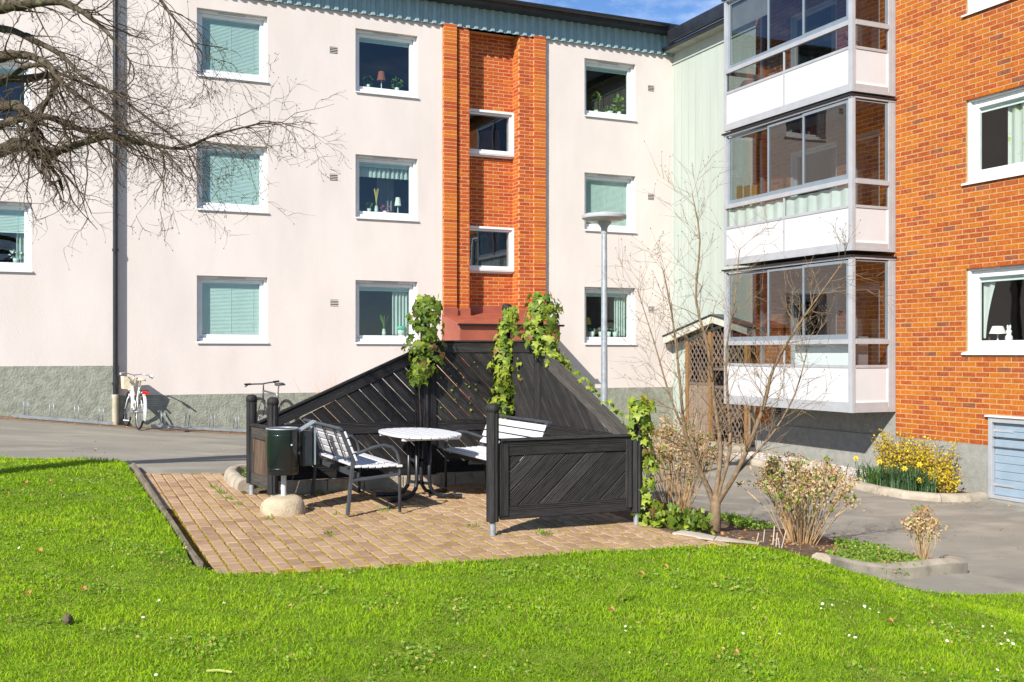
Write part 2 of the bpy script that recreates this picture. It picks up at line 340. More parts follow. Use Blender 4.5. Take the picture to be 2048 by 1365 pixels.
def sheet(name, poly, zf, cell, material, skirt=.25, kind='structure', label=None):
    bp = densify(poly, cell); P = np.array(bp); lo, hi = P.min(0), P.max(0)
    gx, gy = np.meshgrid(np.arange(lo[0], hi[0], cell), np.arange(lo[1], hi[1], cell)); g = np.c_[gx.ravel(), gy.ravel()]
    g = g[inside(g, bp)]; g = g[edge_dist(g, bp) > cell * .45]
    co = [Vector(p) for p in bp] + [Vector(p) for p in g]
    r = geometry.delaunay_2d_cdt(co, [], [list(range(len(bp)))], 1, 1e-5)
    v2 = np.array([tuple(v) for v in r[0]]); z = zf(v2)
    V = [(a, b, c) for (a, b), c in zip(v2, z)]; F = [tuple(f) for f in r[2]]
    mb = MB(); mb.add(V, F)
    n0 = len(bp); zb = zf(np.array(bp)); b0 = len(mb.v)
    mb.v += [(a, b, c) for (a, b), c in zip(bp, zb)] + [(a, b, c - skirt) for (a, b), c in zip(bp, zb)]
    for i in range(n0): mb.f.append((b0 + i, b0 + (i+1) % n0, b0 + n0 + (i+1) % n0, b0 + n0 + i)); mb.m.append(0)
    o = mb.build(name, material, smooth=False, kind=kind, origin=(0, 0, 0))
    for p in o.data.polygons[:len(F)]:
        p.use_smooth = True
    return o
LAWN = [(-11,15.6),(-.46,14.75),(.92,14.35),(1.0,14.0),(1.02,7.98),(1.19,7.78),(3.0,7.55),(4.6,7.42),(5.75,7.30),(6.35,7.20),(7.3,6.98),(8.23,6.86),(10,6.5),(12,5.8),(13,0),(13,-5),(-11,-5)]
PATIO = [(1.11,7.95),(1.23,7.80),(3.0,7.57),(4.6,7.44),(5.60,7.34),(5.33,7.62),(5.16,8.0),(5.14,8.3),(5.16,11.5),(2.06,11.5),(2.06,13.2),(1.11,13.5)]
BED = [(5.16,8.35),(5.20,8.02),(5.40,7.70),(5.72,7.42),(6.35,7.24),(6.65,7.48),(7.6,7.62),(8.25,7.74),(8.52,7.90),(8.55,8.15),(8.2,8.7),(7.85,9.4),(7.5,10.2),(7.0,11.3),(6.4,12.3),(5.6,12.95),(4.5,13.15),(2.2,13.05),(2.12,12.6),(2.12,11.6),(5.16,11.56)]
def road_z(xy):
    z = Hn(xy) - .03
    for po in (LAWN, PATIO, BED):
        m = inside(xy, po); d = edge_dist(xy, po); z = z - np.where(m, np.clip(d - .1, 0, .5) * .5, 0)
    d = edge_dist(xy, PATIO); near = inside(xy, PATIO) & (xy[:, 1] < 13.2) | ((d < .35) & (xy[:, 0] < 1.4) & (xy[:, 1] < 13.6)) | ((d < .35) & (xy[:, 1] < 8.0))
    z = np.where(near, np.minimum(z, zp(xy[:, 1]) - .16), z)
    return z
# asphalt court: one sheet out to the horizon
xs = np.r_[np.linspace(-200, -8, 12), np.arange(-6, 16.01, .25), np.linspace(18, 200, 12)]
ys = np.r_[np.linspace(-200, -5, 10), np.arange(-3, 24.01, .3), np.linspace(27, 300, 12)]
gx, gy = np.meshgrid(xs, ys); g = np.c_[gx.ravel(), gy.ravel()]; gz = road_z(g)
mb = MB(); nx = len(xs)
mb.add([(a, b, c) for (a, b), c in zip(g, gz)], [(j*nx+i, j*nx+i+1, (j+1)*nx+i+1, (j+1)*nx+i) for j in range(len(ys)-1) for i in range(nx-1)])
o = mb.build('asphalt_ground', m_asphalt, smooth='all', kind='structure', origin=(0, 0, 0)); o['label'] = 'grey asphalt yard sloping down past the buildings'

m_lawnsoil = mat('lawn_thatch', (.22, .33, .025), .95, col2=(.15, .20, .025), vscale=5, bump=.8, bscale=50, spec=.1)
o = sheet('lawn', LAWN, lambda q: Hn(q) + .01, .3, m_lawnsoil); o['label'] = 'mown green lawn in front of the paved patio'
o = sheet('planting_bed', BED, lambda q: Hn(q) + .015, .2, m_soil); o['label'] = 'bare brown soil bed around the wooden shelter'

# ---- patio: sand bed + pavers
def patz(q): return zp(np.asarray(q)[:, 1])
patio = sheet('patio', PATIO, lambda q: patz(q) - .009, .4, m_moss, skirt=.2)
patio['label'] = 'brick-paved patio with mossy joints'
def brickmesh(name, L, Hh, D, ch=.004, mats=None, wob=0):
    a, b = L/2, Hh/2
    v = [(-a,0,-b),(a,0,-b),(a,0,b),(-a,0,b),(-a,-D+ch,-b),(a,-D+ch,-b),(a,-D+ch,b),(-a,-D+ch,b),(-a+ch,-D,-b+ch),(a-ch,-D,-b+ch),(a-ch,-D,b-ch),(-a+ch,-D,b-ch)]
    f = [(0,1,5,4),(1,2,6,5),(2,3,7,6),(3,0,4,7),(4,5,9,8),(5,6,10,9),(6,7,11,10),(7,4,8,11),(8,9,10,11)]
    me = bpy.data.meshes.new(name); me.from_pydata(v, [], f)
    if mats: me.materials.append(mats)
    return me
def pavermesh(name, L, W, D, ch, m):
    a, b = W/2, L/2
    v = [(-a,-b,-D),(a,-b,-D),(a,b,-D),(-a,b,-D),(-a,-b,-ch),(a,-b,-ch),(a,b,-ch),(-a,b,-ch),(-a+ch,-b+ch,0),(a-ch,-b+ch,0),(a-ch,b-ch,0),(-a+ch,b-ch,0)]
    f = [(0,1,5,4),(1,2,6,5),(2,3,7,6),(3,0,4,7),(4,5,9,8),(5,6,10,9),(6,7,11,10),(7,4,8,11),(8,9,10,11)]
    me = bpy.data.meshes.new(name); me.from_pydata(v, [], f); me.materials.append(m); return me
PWX, PLY = .1135, .222
pm = [pavermesh('paver', .203, .1005, .045, .006, m) for m in PV]
cand = []
pang = R(.6); ca, sa = math.cos(pang), math.sin(pang)
for i in range(-8, 52):
    for j in range(-6, 34):
        lx = i * PWX; ly = j * PLY + (PLY/2 if i % 2 else 0)
        x = .88 + lx*ca + ly*sa; y = 7.2 - lx*sa + ly*ca
        cand.append((x, y))
cand = np.array(cand)
corner_ok = inside(cand, PATIO) & (edge_dist(cand, PATIO) > .035)
cand = cand[corner_ok]
zc = SY*cand[:, 0] + CY*cand[:, 1]
order = np.argsort(zc)
far = MB()
for k, idx in enumerate(order):
    x, y = cand[idx]; z = zp(y) + random.uniform(-.003, .003); mi = random.choice((0, 0, 0, 1, 1, 2))
    tx, ty, tz = random.uniform(-.012, .012), random.uniform(-.012, .012), -pang + random.uniform(-.012, .012)
    if k < 300:
        o = bpy.data.objects.new('paver', pm[mi]); COL.objects.link(o); o.parent = patio; o.location = (x, y, z); o.rotation_euler = (tx + .027, ty, tz)
    else:
        M = Matrix.Translation((x, y, z)) @ Matrix.Rotation(tz, 4, 'Z') @ Matrix.Rotation(tx + .027, 4, 'X') @ Matrix.Rotation(ty, 4, 'Y')
        far.add([M @ v.co for v in pm[mi].vertices], [tuple(p.vertices) for p in pm[mi].polygons], mi)
far.build('pavers_farther_back', PV, patio, fixn=False, kind='stuff')

# ---- kerbs
def kerb(name, pts, zf, width, height, label, seg=.9, mt=m_kerb, rnd=True, sink=.2):
    """kerb stones laid end to end along pts; each stone an object"""
    P = [Vector(p) for p in pts]; L = [0]
    for a, b in zip(P, P[1:]): L.append(L[-1] + (b-a).length)
    def at(s):
        s = min(max(s, 0), L[-1])
        for i in range(len(P)-1):
            if s <= L[i+1] or i == len(P)-2:
                t = (s - L[i]) / max(1e-6, L[i+1]-L[i]); return P[i].lerp(P[i+1], t)
    root = thing(name, (P[0].x, P[0].y, zf(P[0].x, P[0].y)), label, None); root['kind'] = 'structure'
    n = max(1, round(L[-1] / seg)); sg = L[-1] / n
    for k in range(n):
        a, b = k*sg + .004, (k+1)*sg - .004; mbk = MB(); m_ = 5; prof = []
        if rnd: prof = [(-.5, -sink/height), (-.5, .35), (-.42, .72), (-.2, .95), (.1, 1), (.35, .92), (.48, .7), (.5, -sink/height)]
        else: prof = [(-.5, -sink/height), (-.5, .93), (-.42, 1), (.42, 1), (.5, .93), (.5, -sink/height)]
        base = 0; rows = []
        for j in range(m_):
            s = a + (b-a)*j/(m_-1); p = at(s); q0, q1 = at(s-.06), at(s+.06); t = (q1-q0).normalized(); nrm = Vector((t.y, -t.x)); z0 = zf(p.x, p.y)
            rows.append([(p.x + nrm.x*u*width, p.y + nrm.y*u*width, z0 + v*height + random.uniform(-.002, .002)) for u, v in prof])
        np_ = len(prof); V = [q for r_ in rows for q in r_]
        F = [(j*np_+i, j*np_+i+1, (j+1)*np_+i+1, (j+1)*np_+i) for j in range(m_-1) for i in range(np_-1)] + [tuple(range(np_))[::-1], tuple((m_-1)*np_+i for i in range(np_))]
        mbk.add(V, F).build('kerb_stone', mt, root, smooth=True)
    return root
Hroad = lambda x, y: H(x, y) - .03
kerb('bed_kerb', [(6.30,7.36),(6.62,7.48),(7.2,7.54),(7.7,7.60),(8.15,7.68),(8.42,7.78),(8.57,7.95),(8.58,8.12)], Hroad, .20, .12, 'rounded concrete kerb at the near tip of the soil bed', seg=.8)
kerb('bed_rear_kerb', [(8.58,8.14),(8.28,8.7),(7.88,9.42),(7.52,10.22),(7.02,11.32),(6.42,12.32),(5.6,12.98)], Hroad, .12, .05, 'low concrete edging along the far side of the soil bed', seg=1.0, rnd=False)
kerb('planter_kerb', [(2.06,11.75),(2.03,12.2),(2.05,12.7),(2.16,13.02),(2.5,13.12),(3.2,13.14),(4.4,13.14)], lambda x, y: zp(y)-.01, .16, .13, 'rounded concrete kerb behind the left fence post', seg=.62)
kerb('lawn_kerb', [(1.07,14.0),(1.07,12.5),(1.07,11),(1.07,9.5),(1.07,8.4),(1.08,8.0)], lambda x, y: zp(y), .038, .07, 'thin concrete edging between lawn and patio', seg=1.0, rnd=False, mt=m_kerbd)
kerb('patio_end_slab', [(5.22,8.0),(5.36,7.72),(5.68,7.42)], lambda x, y: zp(y)-.006 - max(0, x-5.3)*.10, .17, .016, 'pale concrete edging curving round the right end of the patio', seg=.5, mt=m_kerbw, rnd=False)
WK = [(13.47,11.98),(12.95,11.90),(12.55,12.0),(12.25,12.3),(12.15,12.8),(12.2,13.6),(12.28,14.6),(12.32,15.8),(12.36,17.0),(12.6,17.6),(13.2,17.9)]
kerb('wall_kerb', WK, Hroad, .20, .12, 'long concrete kerb curving along the foot of the brick house', seg=.95)
# gravel strip by the brick house
GS = [(13.5,12.08),(12.95,12.0),(12.6,12.1),(12.36,12.36),(12.27,12.8),(12.32,13.6),(12.4,14.6),(12.44,15.8),(12.48,17.0),(12.66,17.5),(13.2,17.8),(13.5,17.8)]
o = sheet('gravel_strip', GS, lambda q: Hn(q) + .03, .25, m_soil, skirt=.1); o['label'] = 'strip of soil and pebbles along the brick house'
peb = MB(); gm = [mat('pebble_pink', (.46, .36, .33), .8, var=.15), mat('pebble_grey', (.36, .35, .34), .8, var=.15), mat('pebble_pale', (.58, .52, .48), .8, var=.1)]
n = 0
while n < 2600:
    x, y = random.uniform(12.3, 13.5), random.uniform(13.4, 17.8)
    if not inside([(x, y)], GS)[0]: continue
    r = random.uniform(.018, .036); z = H(x, y) + .03 + r*.3; a = random.uniform(0, 6.28); q = [(math.cos(a)*r, math.sin(a)*r*.8), (-math.sin(a)*r, math.cos(a)*r*.8)]
    peb.add([(x+q[0][0], y+q[0][1], z), (x+q[1][0], y+q[1][1], z), (x-q[0][0], y-q[0][1], z), (x-q[1][0], y-q[1][1], z), (x, y, z+r*.6)], [(0,1,4),(1,2,4),(2,3,4),(3,0,4)], random.randint(0, 2)); n += 1
o = peb.build('pebbles', gm, kind='stuff', origin=(13, 15, -.5)); o['label'] = 'pinkish grey pebbles under the glazed balconies'
# debris strip along the pink wall
DS = [(-4,21.0),(1.5,20.95),(4.2,21.0),(8,21.05),(8,21.88),(-4,21.78)]
m_debris = mat('brown_leaf_litter', (.30, .20, .12), .95, col2=(.19, .14, .095), vscale=9, bump=.7, bscale=60, spec=.1)
o = sheet('wall_margin', DS, lambda q: Hn(q) - .018, .3, m_debris, skirt=.05); o['label'] = 'brown littered margin along the foot of the pink house'

# ---- lawn grass
def blades(n, keep, xr, yr, hfun, wfun, seed, cellz):
    rs = np.random.RandomState(seed)
    xy = np.c_[rs.uniform(xr[0], xr[1], n), rs.uniform(yr[0], yr[1], n)]
    return xy[keep(xy, rs)], rs
def frust(xy, lo=-320, hi=2400):
    xc = CY*xy[:, 0] - SY*xy[:, 1]; z = SY*xy[:, 0] + CY*xy[:, 1]; px = 1024 + 2100*xc/np.maximum(z, .01); return px, z
rs = np.random.RandomState(3)
xy = np.c_[rs.uniform(-6, 11, 3200000), rs.uniform(2.5, 15, 3200000)]
px_, z_ = frust(xy); ok = (z_ > 4.0) & (px_ > -350) & (px_ < 2400); xy = xy[ok]; z_ = z_[ok]
den = np.clip(6400 * (5.2/z_)**1.5, 520, 6400); base_den = 3200000 / (17*12.5)
ok = rs.rand(len(xy)) < den / base_den; xy = xy[ok]; z_ = z_[ok]
ok = inside(xy, LAWN); xy = xy[ok]; z_ = z_[ok]
N = len(xy); ed = edge_dist(xy, LAWN)
def fnoise(xy, s, off):
    a = np.sin(xy[:, 0]*s*1.7+off) * np.cos(xy[:, 1]*s*1.3-off*2) + np.sin((xy[:, 0]*.6+xy[:, 1])*s*2.3+off*3)*.6 + np.sin((xy[:, 0]-xy[:, 1]*.7)*s*4.1+off)*.35; return a/1.95
pn = fnoise(xy, 1.1, .7); pn2 = fnoise(xy, 3.7, 2.1)
h = (.021 + .017*rs.rand(N)) * (1 + .30*pn + .40*pn2) * np.where(ed < .12, 1.45, 1)
tall = rs.rand(N) < .05; h[tall] *= rs.uniform(1.3, 1.9, tall.sum())
wd = (.0017 + .0013*rs.rand(N)) * np.clip(z_/5.5, 1, 2.6)
ang = rs.uniform(0, 2*np.pi, N); lean = rs.uniform(.3, 1.5, N); la = rs.uniform(0, 2*np.pi, N)
b = np.c_[xy, Hn(xy) + .006] if N < 60000 else np.concatenate([np.c_[xy[i:i+40000], Hn(xy[i:i+40000]) + .006] for i in range(0, N, 40000)])
sd = np.c_[np.cos(ang)*wd, np.sin(ang)*wd, np.zeros(N)]; ln = np.c_[np.cos(la), np.sin(la), np.zeros(N)]
mid = b + ln*(h*lean*.35)[:, None] + np.c_[np.zeros((N, 2)), h*.58]; tip = b + ln*(h*lean)[:, None] + np.c_[np.zeros((N, 2)), h*(1.0 - .30*lean)]
V = np.empty((N, 5, 3)); V[:, 0] = b - sd; V[:, 1] = b + sd; V[:, 2] = mid + sd*.75; V[:, 3] = mid - sd*.75; V[:, 4] = tip
me = bpy.data.meshes.new('grass'); me.vertices.add(N*5); me.vertices.foreach_set('co', V.ravel())
i5 = np.arange(N)[:, None]*5
lv = np.concatenate([i5 + np.array([0, 1, 2, 3]), i5 + np.array([3, 2, 4])], axis=1)
me.loops.add(N*7); me.loops.foreach_set('vertex_index', lv.ravel().astype(np.int32))
me.polygons.add(N*2); st = np.empty((N, 2), np.int32); st[:, 0] = np.arange(N)*7; st[:, 1] = st[:, 0] + 4
me.polygons.foreach_set('loop_start', st.ravel()); tot = np.tile(np.array([4, 3], np.int32), N); me.polygons.foreach_set('loop_total', tot)
me.update(calc_edges=True)
at_ = me.attributes.new('tint', 'FLOAT', 'POINT')
pn3 = fnoise(xy, 9.0, 4.4); pl = fnoise(xy, .45, 1.9); tv = np.clip(.5 + .22*pl + .30*pn + .24*pn2 + .12*pn3 + rs.normal(0, .2, N), 0, 1); dry = rs.rand(N) < (.025 + .10*np.clip(pn2*pn*2, 0, 1)); tv[dry] = 1.6
at_.data.foreach_set('value', np.repeat(tv, 5))
def grassmat():
    m = mat('grass_blade', (.2, .3, .03), .6, trans=.4, spec=.12); n = m.node_tree; L = n.links
    a = n.nodes.new('ShaderNodeAttribute'); a.attribute_name = 'tint'; mr = n.nodes.new('ShaderNodeMapRange'); mr.inputs[1].default_value = 0; mr.inputs[2].default_value = 1.6
    r = n.nodes.new('ShaderNodeValToRGB'); e = r.color_ramp.elements; e[0].color = (.125, .24, .009, 1); e[0].position = 0; e[1].color = (.50, .42, .16, 1); e[1].position = 1
    q = e.new(.32); q.color = (.265, .45, .013, 1); q = e.new(.6); q.color = (.41, .58, .020, 1); q = e.new(.8); q.color = (.52, .56, .05, 1)
    L.new(a.outputs['Fac'], mr.inputs[0]); L.new(mr.outputs[0], r.inputs[0])
    for nd in n.nodes:
        if nd.type == 'BSDF_PRINCIPLED': L.new(r.outputs[0], nd.inputs['Base Color'])
        if nd.type == 'BSDF_TRANSLUCENT': L.new(r.outputs[0], nd.inputs[0])
    return m
me.materials.append(grassmat())
o = bpy.data.objects.new('grass', me); COL.objects.link(o); tag(o, 'short green grass blades covering the lawn', 'grass', kind='stuff')
print('grass blades', N)

# ------------------------------------------------------------------ buildings
YA, XB, XM = 21.9, 13.52, 14.17
class FaceA:                                          # facade seen from -Y; u = X, d = outward
    def __init__(s, y): s.y = y
    def p(s, u, d, z): return (u, s.y - d, z)
    def axes(s): return Vector((1, 0, 0)), Vector((0, 1, 0)), Vector((0, 0, 1)), 0.0
class FaceB:                                          # facade seen from -X; u = Y
    def __init__(s, x): s.x = x
    def p(s, u, d, z): return (s.x - d, u, z)
    def axes(s): return None, None, None, -math.pi/2
def fbox(mb, F, u0, u1, d0, d1, z0, z1, mi=0):
    a, b = F.p(u0, d0, z0), F.p(u1, d1, z1)
    return mb.box(min(a[0], b[0]), max(a[0], b[0]), min(a[1], b[1]), max(a[1], b[1]), a[2], b[2], mi)
def wall_holes(F, u0, u1, z0, z1, holes, depth, mi=0):
    """wall skin with rectangular openings and their reveals"""
    mb = MB(); us = sorted({u0, u1} | {q for h in holes for q in h[:2] if u0 < q < u1}); zs = sorted({z0, z1} | {q for h in holes for q in h[2:4] if z0 < q < z1})
    for a, b in zip(us, us[1:]):
        for c, d in zip(zs, zs[1:]):
            cu, cz = (a+b)/2, (c+d)/2
            if any(h[0] < cu < h[1] and h[2] < cz < h[3] for h in holes): continue
            mb.add([F.p(a, 0, c), F.p(b, 0, c), F.p(b, 0, d), F.p(a, 0, d)], [(0, 1, 2, 3)], mi)
    for h in holes:
        a, b, c, d = h[:4]
        for q in ([(a, c), (a, d)], [(b, c), (b, d)], [(a, c), (b, c)], [(a, d), (b, d)]):
            mb.add([F.p(q[0][0], 0, q[0][1]), F.p(q[1][0], 0, q[1][1]), F.p(q[1][0], -depth, q[1][1]), F.p(q[0][0], -depth, q[0][1])], [(0, 1, 2, 3)], mi)
    return mb
def blind(F, u0, u1, z0, z1, d, parent, slat=.028):
    mb = MB(); z = z1 - .04; fbox(mb, F, u0, u1, d-.02, d+.012, z1-.04, z1)
    while z > z0:
        a = [F.p(u0+.01, d+.009, z-.0145), F.p(u1-.01, d+.009, z-.0145), F.p(u1-.01, d-.006, z+.0145), F.p(u0+.01, d-.006, z+.0145)]
        mb.add(a, [(0, 1, 2, 3)]); z -= slat
    for t in (.12, .5, .88):
        u = u0 + (u1-u0)*t; fbox(mb, F, u-.003, u+.003, d+.012, d+.014, z0, z1)
    fbox(mb, F, u0+.01, u1-.01, d-.012, d+.012, z0-.015, z0)
    return mb.build('blind', m_blind, parent, fixn=False)
def curtain(F, u0, u1, z0, z1, d, parent, m=None, amp=.025, waves=9):
    mb = MB(); n = 40; V = []
    for i in range(n+1):
        t = i/n; dd = d + amp*math.sin(t*waves*6.28) + amp*.4*math.sin(t*waves*15); V += [F.p(u0+(u1-u0)*t, dd, z0), F.p(u0+(u1-u0)*t, dd, z1)]
    mb.add(V, [(2*i, 2*i+2, 2*i+3, 2*i+1) for i in range(n)]); return mb.build('curtain', m or m_curtain, parent, smooth='all', fixn=False)
def window(F, u0, u1, z0, z1, parent, fw=.125, set0=.10, dep=.12, sill=True, gl=None, room=True, roomcol=None, near='lo', sillext=.02, vent=True, roomd=2.4):
    """white window: outer frame (part) with sash, pane, sill and the room behind as its pieces"""
    mb = MB(); s0, s1 = -set0, -set0-dep; ow = .055; zb = z0 + (.05 if sill else 0)
    fbox(mb, F, u0+.002, u0+ow, s1, s0, zb, z1-.002); fbox(mb, F, u1-ow, u1-.002, s1, s0, zb, z1-.002)
    fbox(mb, F, u0+ow, u1-ow, s1, s0-.002, z1-ow, z1-.002); fbox(mb, F, u0+ow, u1-ow, s1, s0-.002, zb, zb+ow)
    w_ = mb.build('window', m_white, parent, bevel=.004)
    a0, a1, c0, c1 = u0+ow+.003, u1-ow-.003, zb+ow+.003, z1-ow-.003; sw = fw-ow; mb = MB(); e0, e1 = s0-.055, s1-.01
    fbox(mb, F, a0, a0+sw, e1, e0, c0, c1); fbox(mb, F, a1-sw, a1, e1, e0, c0, c1); fbox(mb, F, a0+sw, a1-sw, e1, e0-.002, c1-sw, c1); fbox(mb, F, a0+sw, a1-sw, e1, e0-.002, c0, c0+sw)
    mb.build('sash', m_white, w_, bevel=.005)
    g0, g1, h0, h1 = a0+sw, a1-sw, c0+sw, c1-sw; dg = e0-.035
    mb = MB(); mb.add([F.p(g0-.004, dg, h0-.004), F.p(g1+.004, dg, h0-.004), F.p(g1+.004, dg, h1+.004), F.p(g0-.004, dg, h1+.004)], [(0, 1, 2, 3)]); mb.build('pane', gl or m_glass, w_, fixn=False)
    if vent:
        mb = MB(); um = (u0+u1)/2; fbox(mb, F, um-.28, um+.28, s0, s0+.008, z1-ow+.012, z1-ow+.034); mb.build('trickle_vent', m_alu, w_)
    if sill:
        mb = MB(); e = sillext
        A = [F.p(u0-e, .045, z0+.012), F.p(u1+e, .045, z0+.012), F.p(u1+e, s0-.01, z0+.052), F.p(u0-e, s0-.01, z0+.052), F.p(u0-e, .045, z0-.012), F.p(u1+e, .045, z0-.012), F.p(u1+e, .03, z0-.012), F.p(u0-e, .03, z0-.012), F.p(u1+e, .03, z0+.004), F.p(u0-e, .03, z0+.004), F.p(u1+e, s0-.01, z0+.03), F.p(u0-e, s0-.01, z0+.03)]
        mb.add(A, [(0,1,2,3),(0,4,5,1),(4,7,6,5),(7,9,8,6),(9,11,10,8),(0,3,11,9,7,4),(1,5,6,8,10,2),(2,10,11,3)]); mb.build('sill', m_white, w_)
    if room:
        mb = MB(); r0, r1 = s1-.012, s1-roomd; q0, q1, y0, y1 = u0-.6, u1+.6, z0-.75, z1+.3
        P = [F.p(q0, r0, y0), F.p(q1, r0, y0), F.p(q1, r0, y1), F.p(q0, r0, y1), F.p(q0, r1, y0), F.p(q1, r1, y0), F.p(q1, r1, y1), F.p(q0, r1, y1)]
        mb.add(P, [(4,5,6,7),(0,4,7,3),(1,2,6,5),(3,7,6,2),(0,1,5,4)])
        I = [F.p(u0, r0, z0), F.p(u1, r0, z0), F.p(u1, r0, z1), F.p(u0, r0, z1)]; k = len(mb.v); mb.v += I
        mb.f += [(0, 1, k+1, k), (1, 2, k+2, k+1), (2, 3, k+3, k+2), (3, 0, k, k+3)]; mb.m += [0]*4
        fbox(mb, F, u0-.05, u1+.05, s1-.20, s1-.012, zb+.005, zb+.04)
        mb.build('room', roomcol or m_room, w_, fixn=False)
    return w_, (g0, g1, h0, h1, dg, s1)
def vent(F, u, z, parent, w=.16, h=.14, m=m_dark):
    mb = MB(); fbox(mb, F, u-w/2, u+w/2, -.02, .004, z-h/2, z+h/2); v = mb.build('air_vent', m, parent)
    mb = MB()
    for i in range(4):
        zz = z - h/2 + (i+.5)*h/4; mb.add([F.p(u-w/2, .016, zz-.006), F.p(u+w/2, .016, zz-.006), F.p(u+w/2, .006, zz+.006), F.p(u-w/2, .006, zz+.006)], [(0, 1, 2, 3)])
    mb.build('louvre', m_plaster if m is m_dark else m_galv, v, fixn=False); return v
def brick_field(F, u0, u1, z0, z1, holes, pitch, course, mort, off=0.0, zoff=0.0):
    out_ = []; k = 0; z = z0 + zoff; bh = course - mort
    while z + bh <= z1 + 1e-6:
        ivs = [(u0, u1)]
        for h in holes:
            if h[2] < z + bh/2 < h[3]:
                nv = []
                for a, b in ivs:
                    if h[1] <= a or h[0] >= b: nv.append((a, b)); continue
                    if h[0] > a: nv.append((a, h[0]))
                    if h[1] < b: nv.append((h[1], b))
                ivs = nv
        sh = off + (pitch/2 if k % 2 else 0); st = math.floor((u0 - sh)/pitch) - 1; u = sh + st*pitch
        while u < u1:
            for a, b in ivs:
                x0, x1 = max(u, a), min(u + pitch - mort, b)
                if x1 - x0 > .045: out_.append(((x0+x1)/2, z + bh/2, x1-x0, bh))
            u += pitch
        z += course; k += 1
    return out_
def lay_bricks(F, bricks, proud, mats, weights, parent, nmax, vis, label, rnd_seed, existing=0):
    rs_ = random.Random(rnd_seed); rz = F.axes()[3]
    meshes = [brickmesh('brick', .25, .068, .02, .0035, m) for m in mats]
    sc_ = []
    for b in bricks:
        P = F.p(b[0], 0, b[1]); xc = CY*P[0]-SY*P[1]; zz = SY*P[0]+CY*P[1]; px = 1024+2100*xc/zz; py = 706-2100*(P[2]-1.6)/zz
        good = vis(b) and 0 < px < 2048 and 0 < py < 1365
        sc_.append((0 if good else 1, zz, b))
    sc_.sort(key=lambda t: (t[0], t[1])); rest = MB(); made = 0
    for g, zz, b in sc_:
        mi = rs_.choices(range(len(mats)), weights)[0]; dd = proud + rs_.uniform(-.002, .002)
        if g == 0 and made < nmax:
            o = bpy.data.objects.new('brick', meshes[mi]); COL.objects.link(o); put(o, parent, F.p(b[0], dd-.02, b[1])); o.rotation_euler = (0, 0, rz); o.scale = (b[2]/.25, 1, b[3]/.068); made += 1
        else:
            c = Vector(F.p(b[0], dd-.02, b[1])); M = Matrix.Translation(c) @ Matrix.Rotation(rz, 4, 'Z') @ Matrix.Diagonal((b[2]/.25, 1, b[3]/.068, 1))
            rest.add([M @ v.co for v in meshes[mi].vertices], [tuple(p.vertices) for p in meshes[mi].polygons], mi)
    if rest.f: rest.build(label, mats, parent, fixn=False, kind='stuff')
    return made

# ===== pink house, main block
A = FaceA(YA)
pink = thing('pink_apartment_building', (8, 21.9, -.3), 'long pale pink rendered apartment house with brick stair bay and grey-green plinth', 'building')
WC = [(2.88, 4.293), (6.165, 7.565), (11.718, 13.111)]; WR = [(7.19, 8.56), (4.49, 5.86), (1.80, 3.16)]
BAY = (8.15, 10.656, -1.0, 8.90)
holes = [(c[0], c[1], r[0], r[1]) for c in WC for r in WR] + [BAY]
wall_holes(A, 1.40, XM, .76, 9.3, holes, .20).build('wall', m_plaster, pink, fixn=False)
mb = MB()
for a, b in ((1.40, 8.15), (10.656, XM)): mb.add([A.p(a, .012, -1.2), A.p(b, .012, -1.2), A.p(b, .012, .76), A.p(a, .012, .76), A.p(b, 0, .764), A.p(a, 0, .764)], [(0,1,2,3),(3,2,4,5)])
mb.build('plinth', m_plinth, pink, fixn=False)
WN = {}
for ci, c in enumerate(WC):
    for ri, r in enumerate(WR):
        WN[ci, ri] = window(A, c[0], c[1], r[0], r[1], pink, sillext=.015)
for key in ((0, 0), (0, 1), (0, 2), (2, 1)):
    w_, (g0, g1, h0, h1, dg, s1) = WN[key]; blind(A, g0-.02, g1+.02, h0+(.0 if key != (2, 1) else .0), h1+.02, dg-.035, w_)
for key in ((1, 0), (2, 0), (1, 1), (1, 2), (2, 2)):
    w_, (g0, g1, h0, h1, dg, s1) = WN[key]; blind(A, g0-.02, g1+.02, h1-.07, h1+.02, dg-.035, w_, slat=.012)
w_, g = WN[1, 1]; curtain(A, g[0]-.03, g[1]+.03, g[3]-.30, g[3]-.03, g[4]-.09, w_, waves=12)
curtain(A, g[0]+.55, g[0]+.95, g[2], g[3]-.2, g[4]-.5, w_, m_room, .03, 5)
w_, g = WN[1, 2]; curtain(A, g[1]-.36, g[1]+.03, g[2]+.02, g[3]-.03, g[4]-.10, w_, waves=5)
w_, g = WN[2, 2]; curtain(A, g[1]-.30, g[1]+.03, g[2]+.02, g[3]-.03, g[4]-.10, w_, waves=5)
for u, z in ((5.685, 8.03), (5.685, 5.33), (5.70, 2.66), (13.547, 8.03), (13.547, 5.39), (13.56, 2.66)): vent(A, u, z, pink)
vent(A, 2.0, .62, pink, .26, .17); vent(A, 12.76, .62, pink, .15, .15, m_galv)

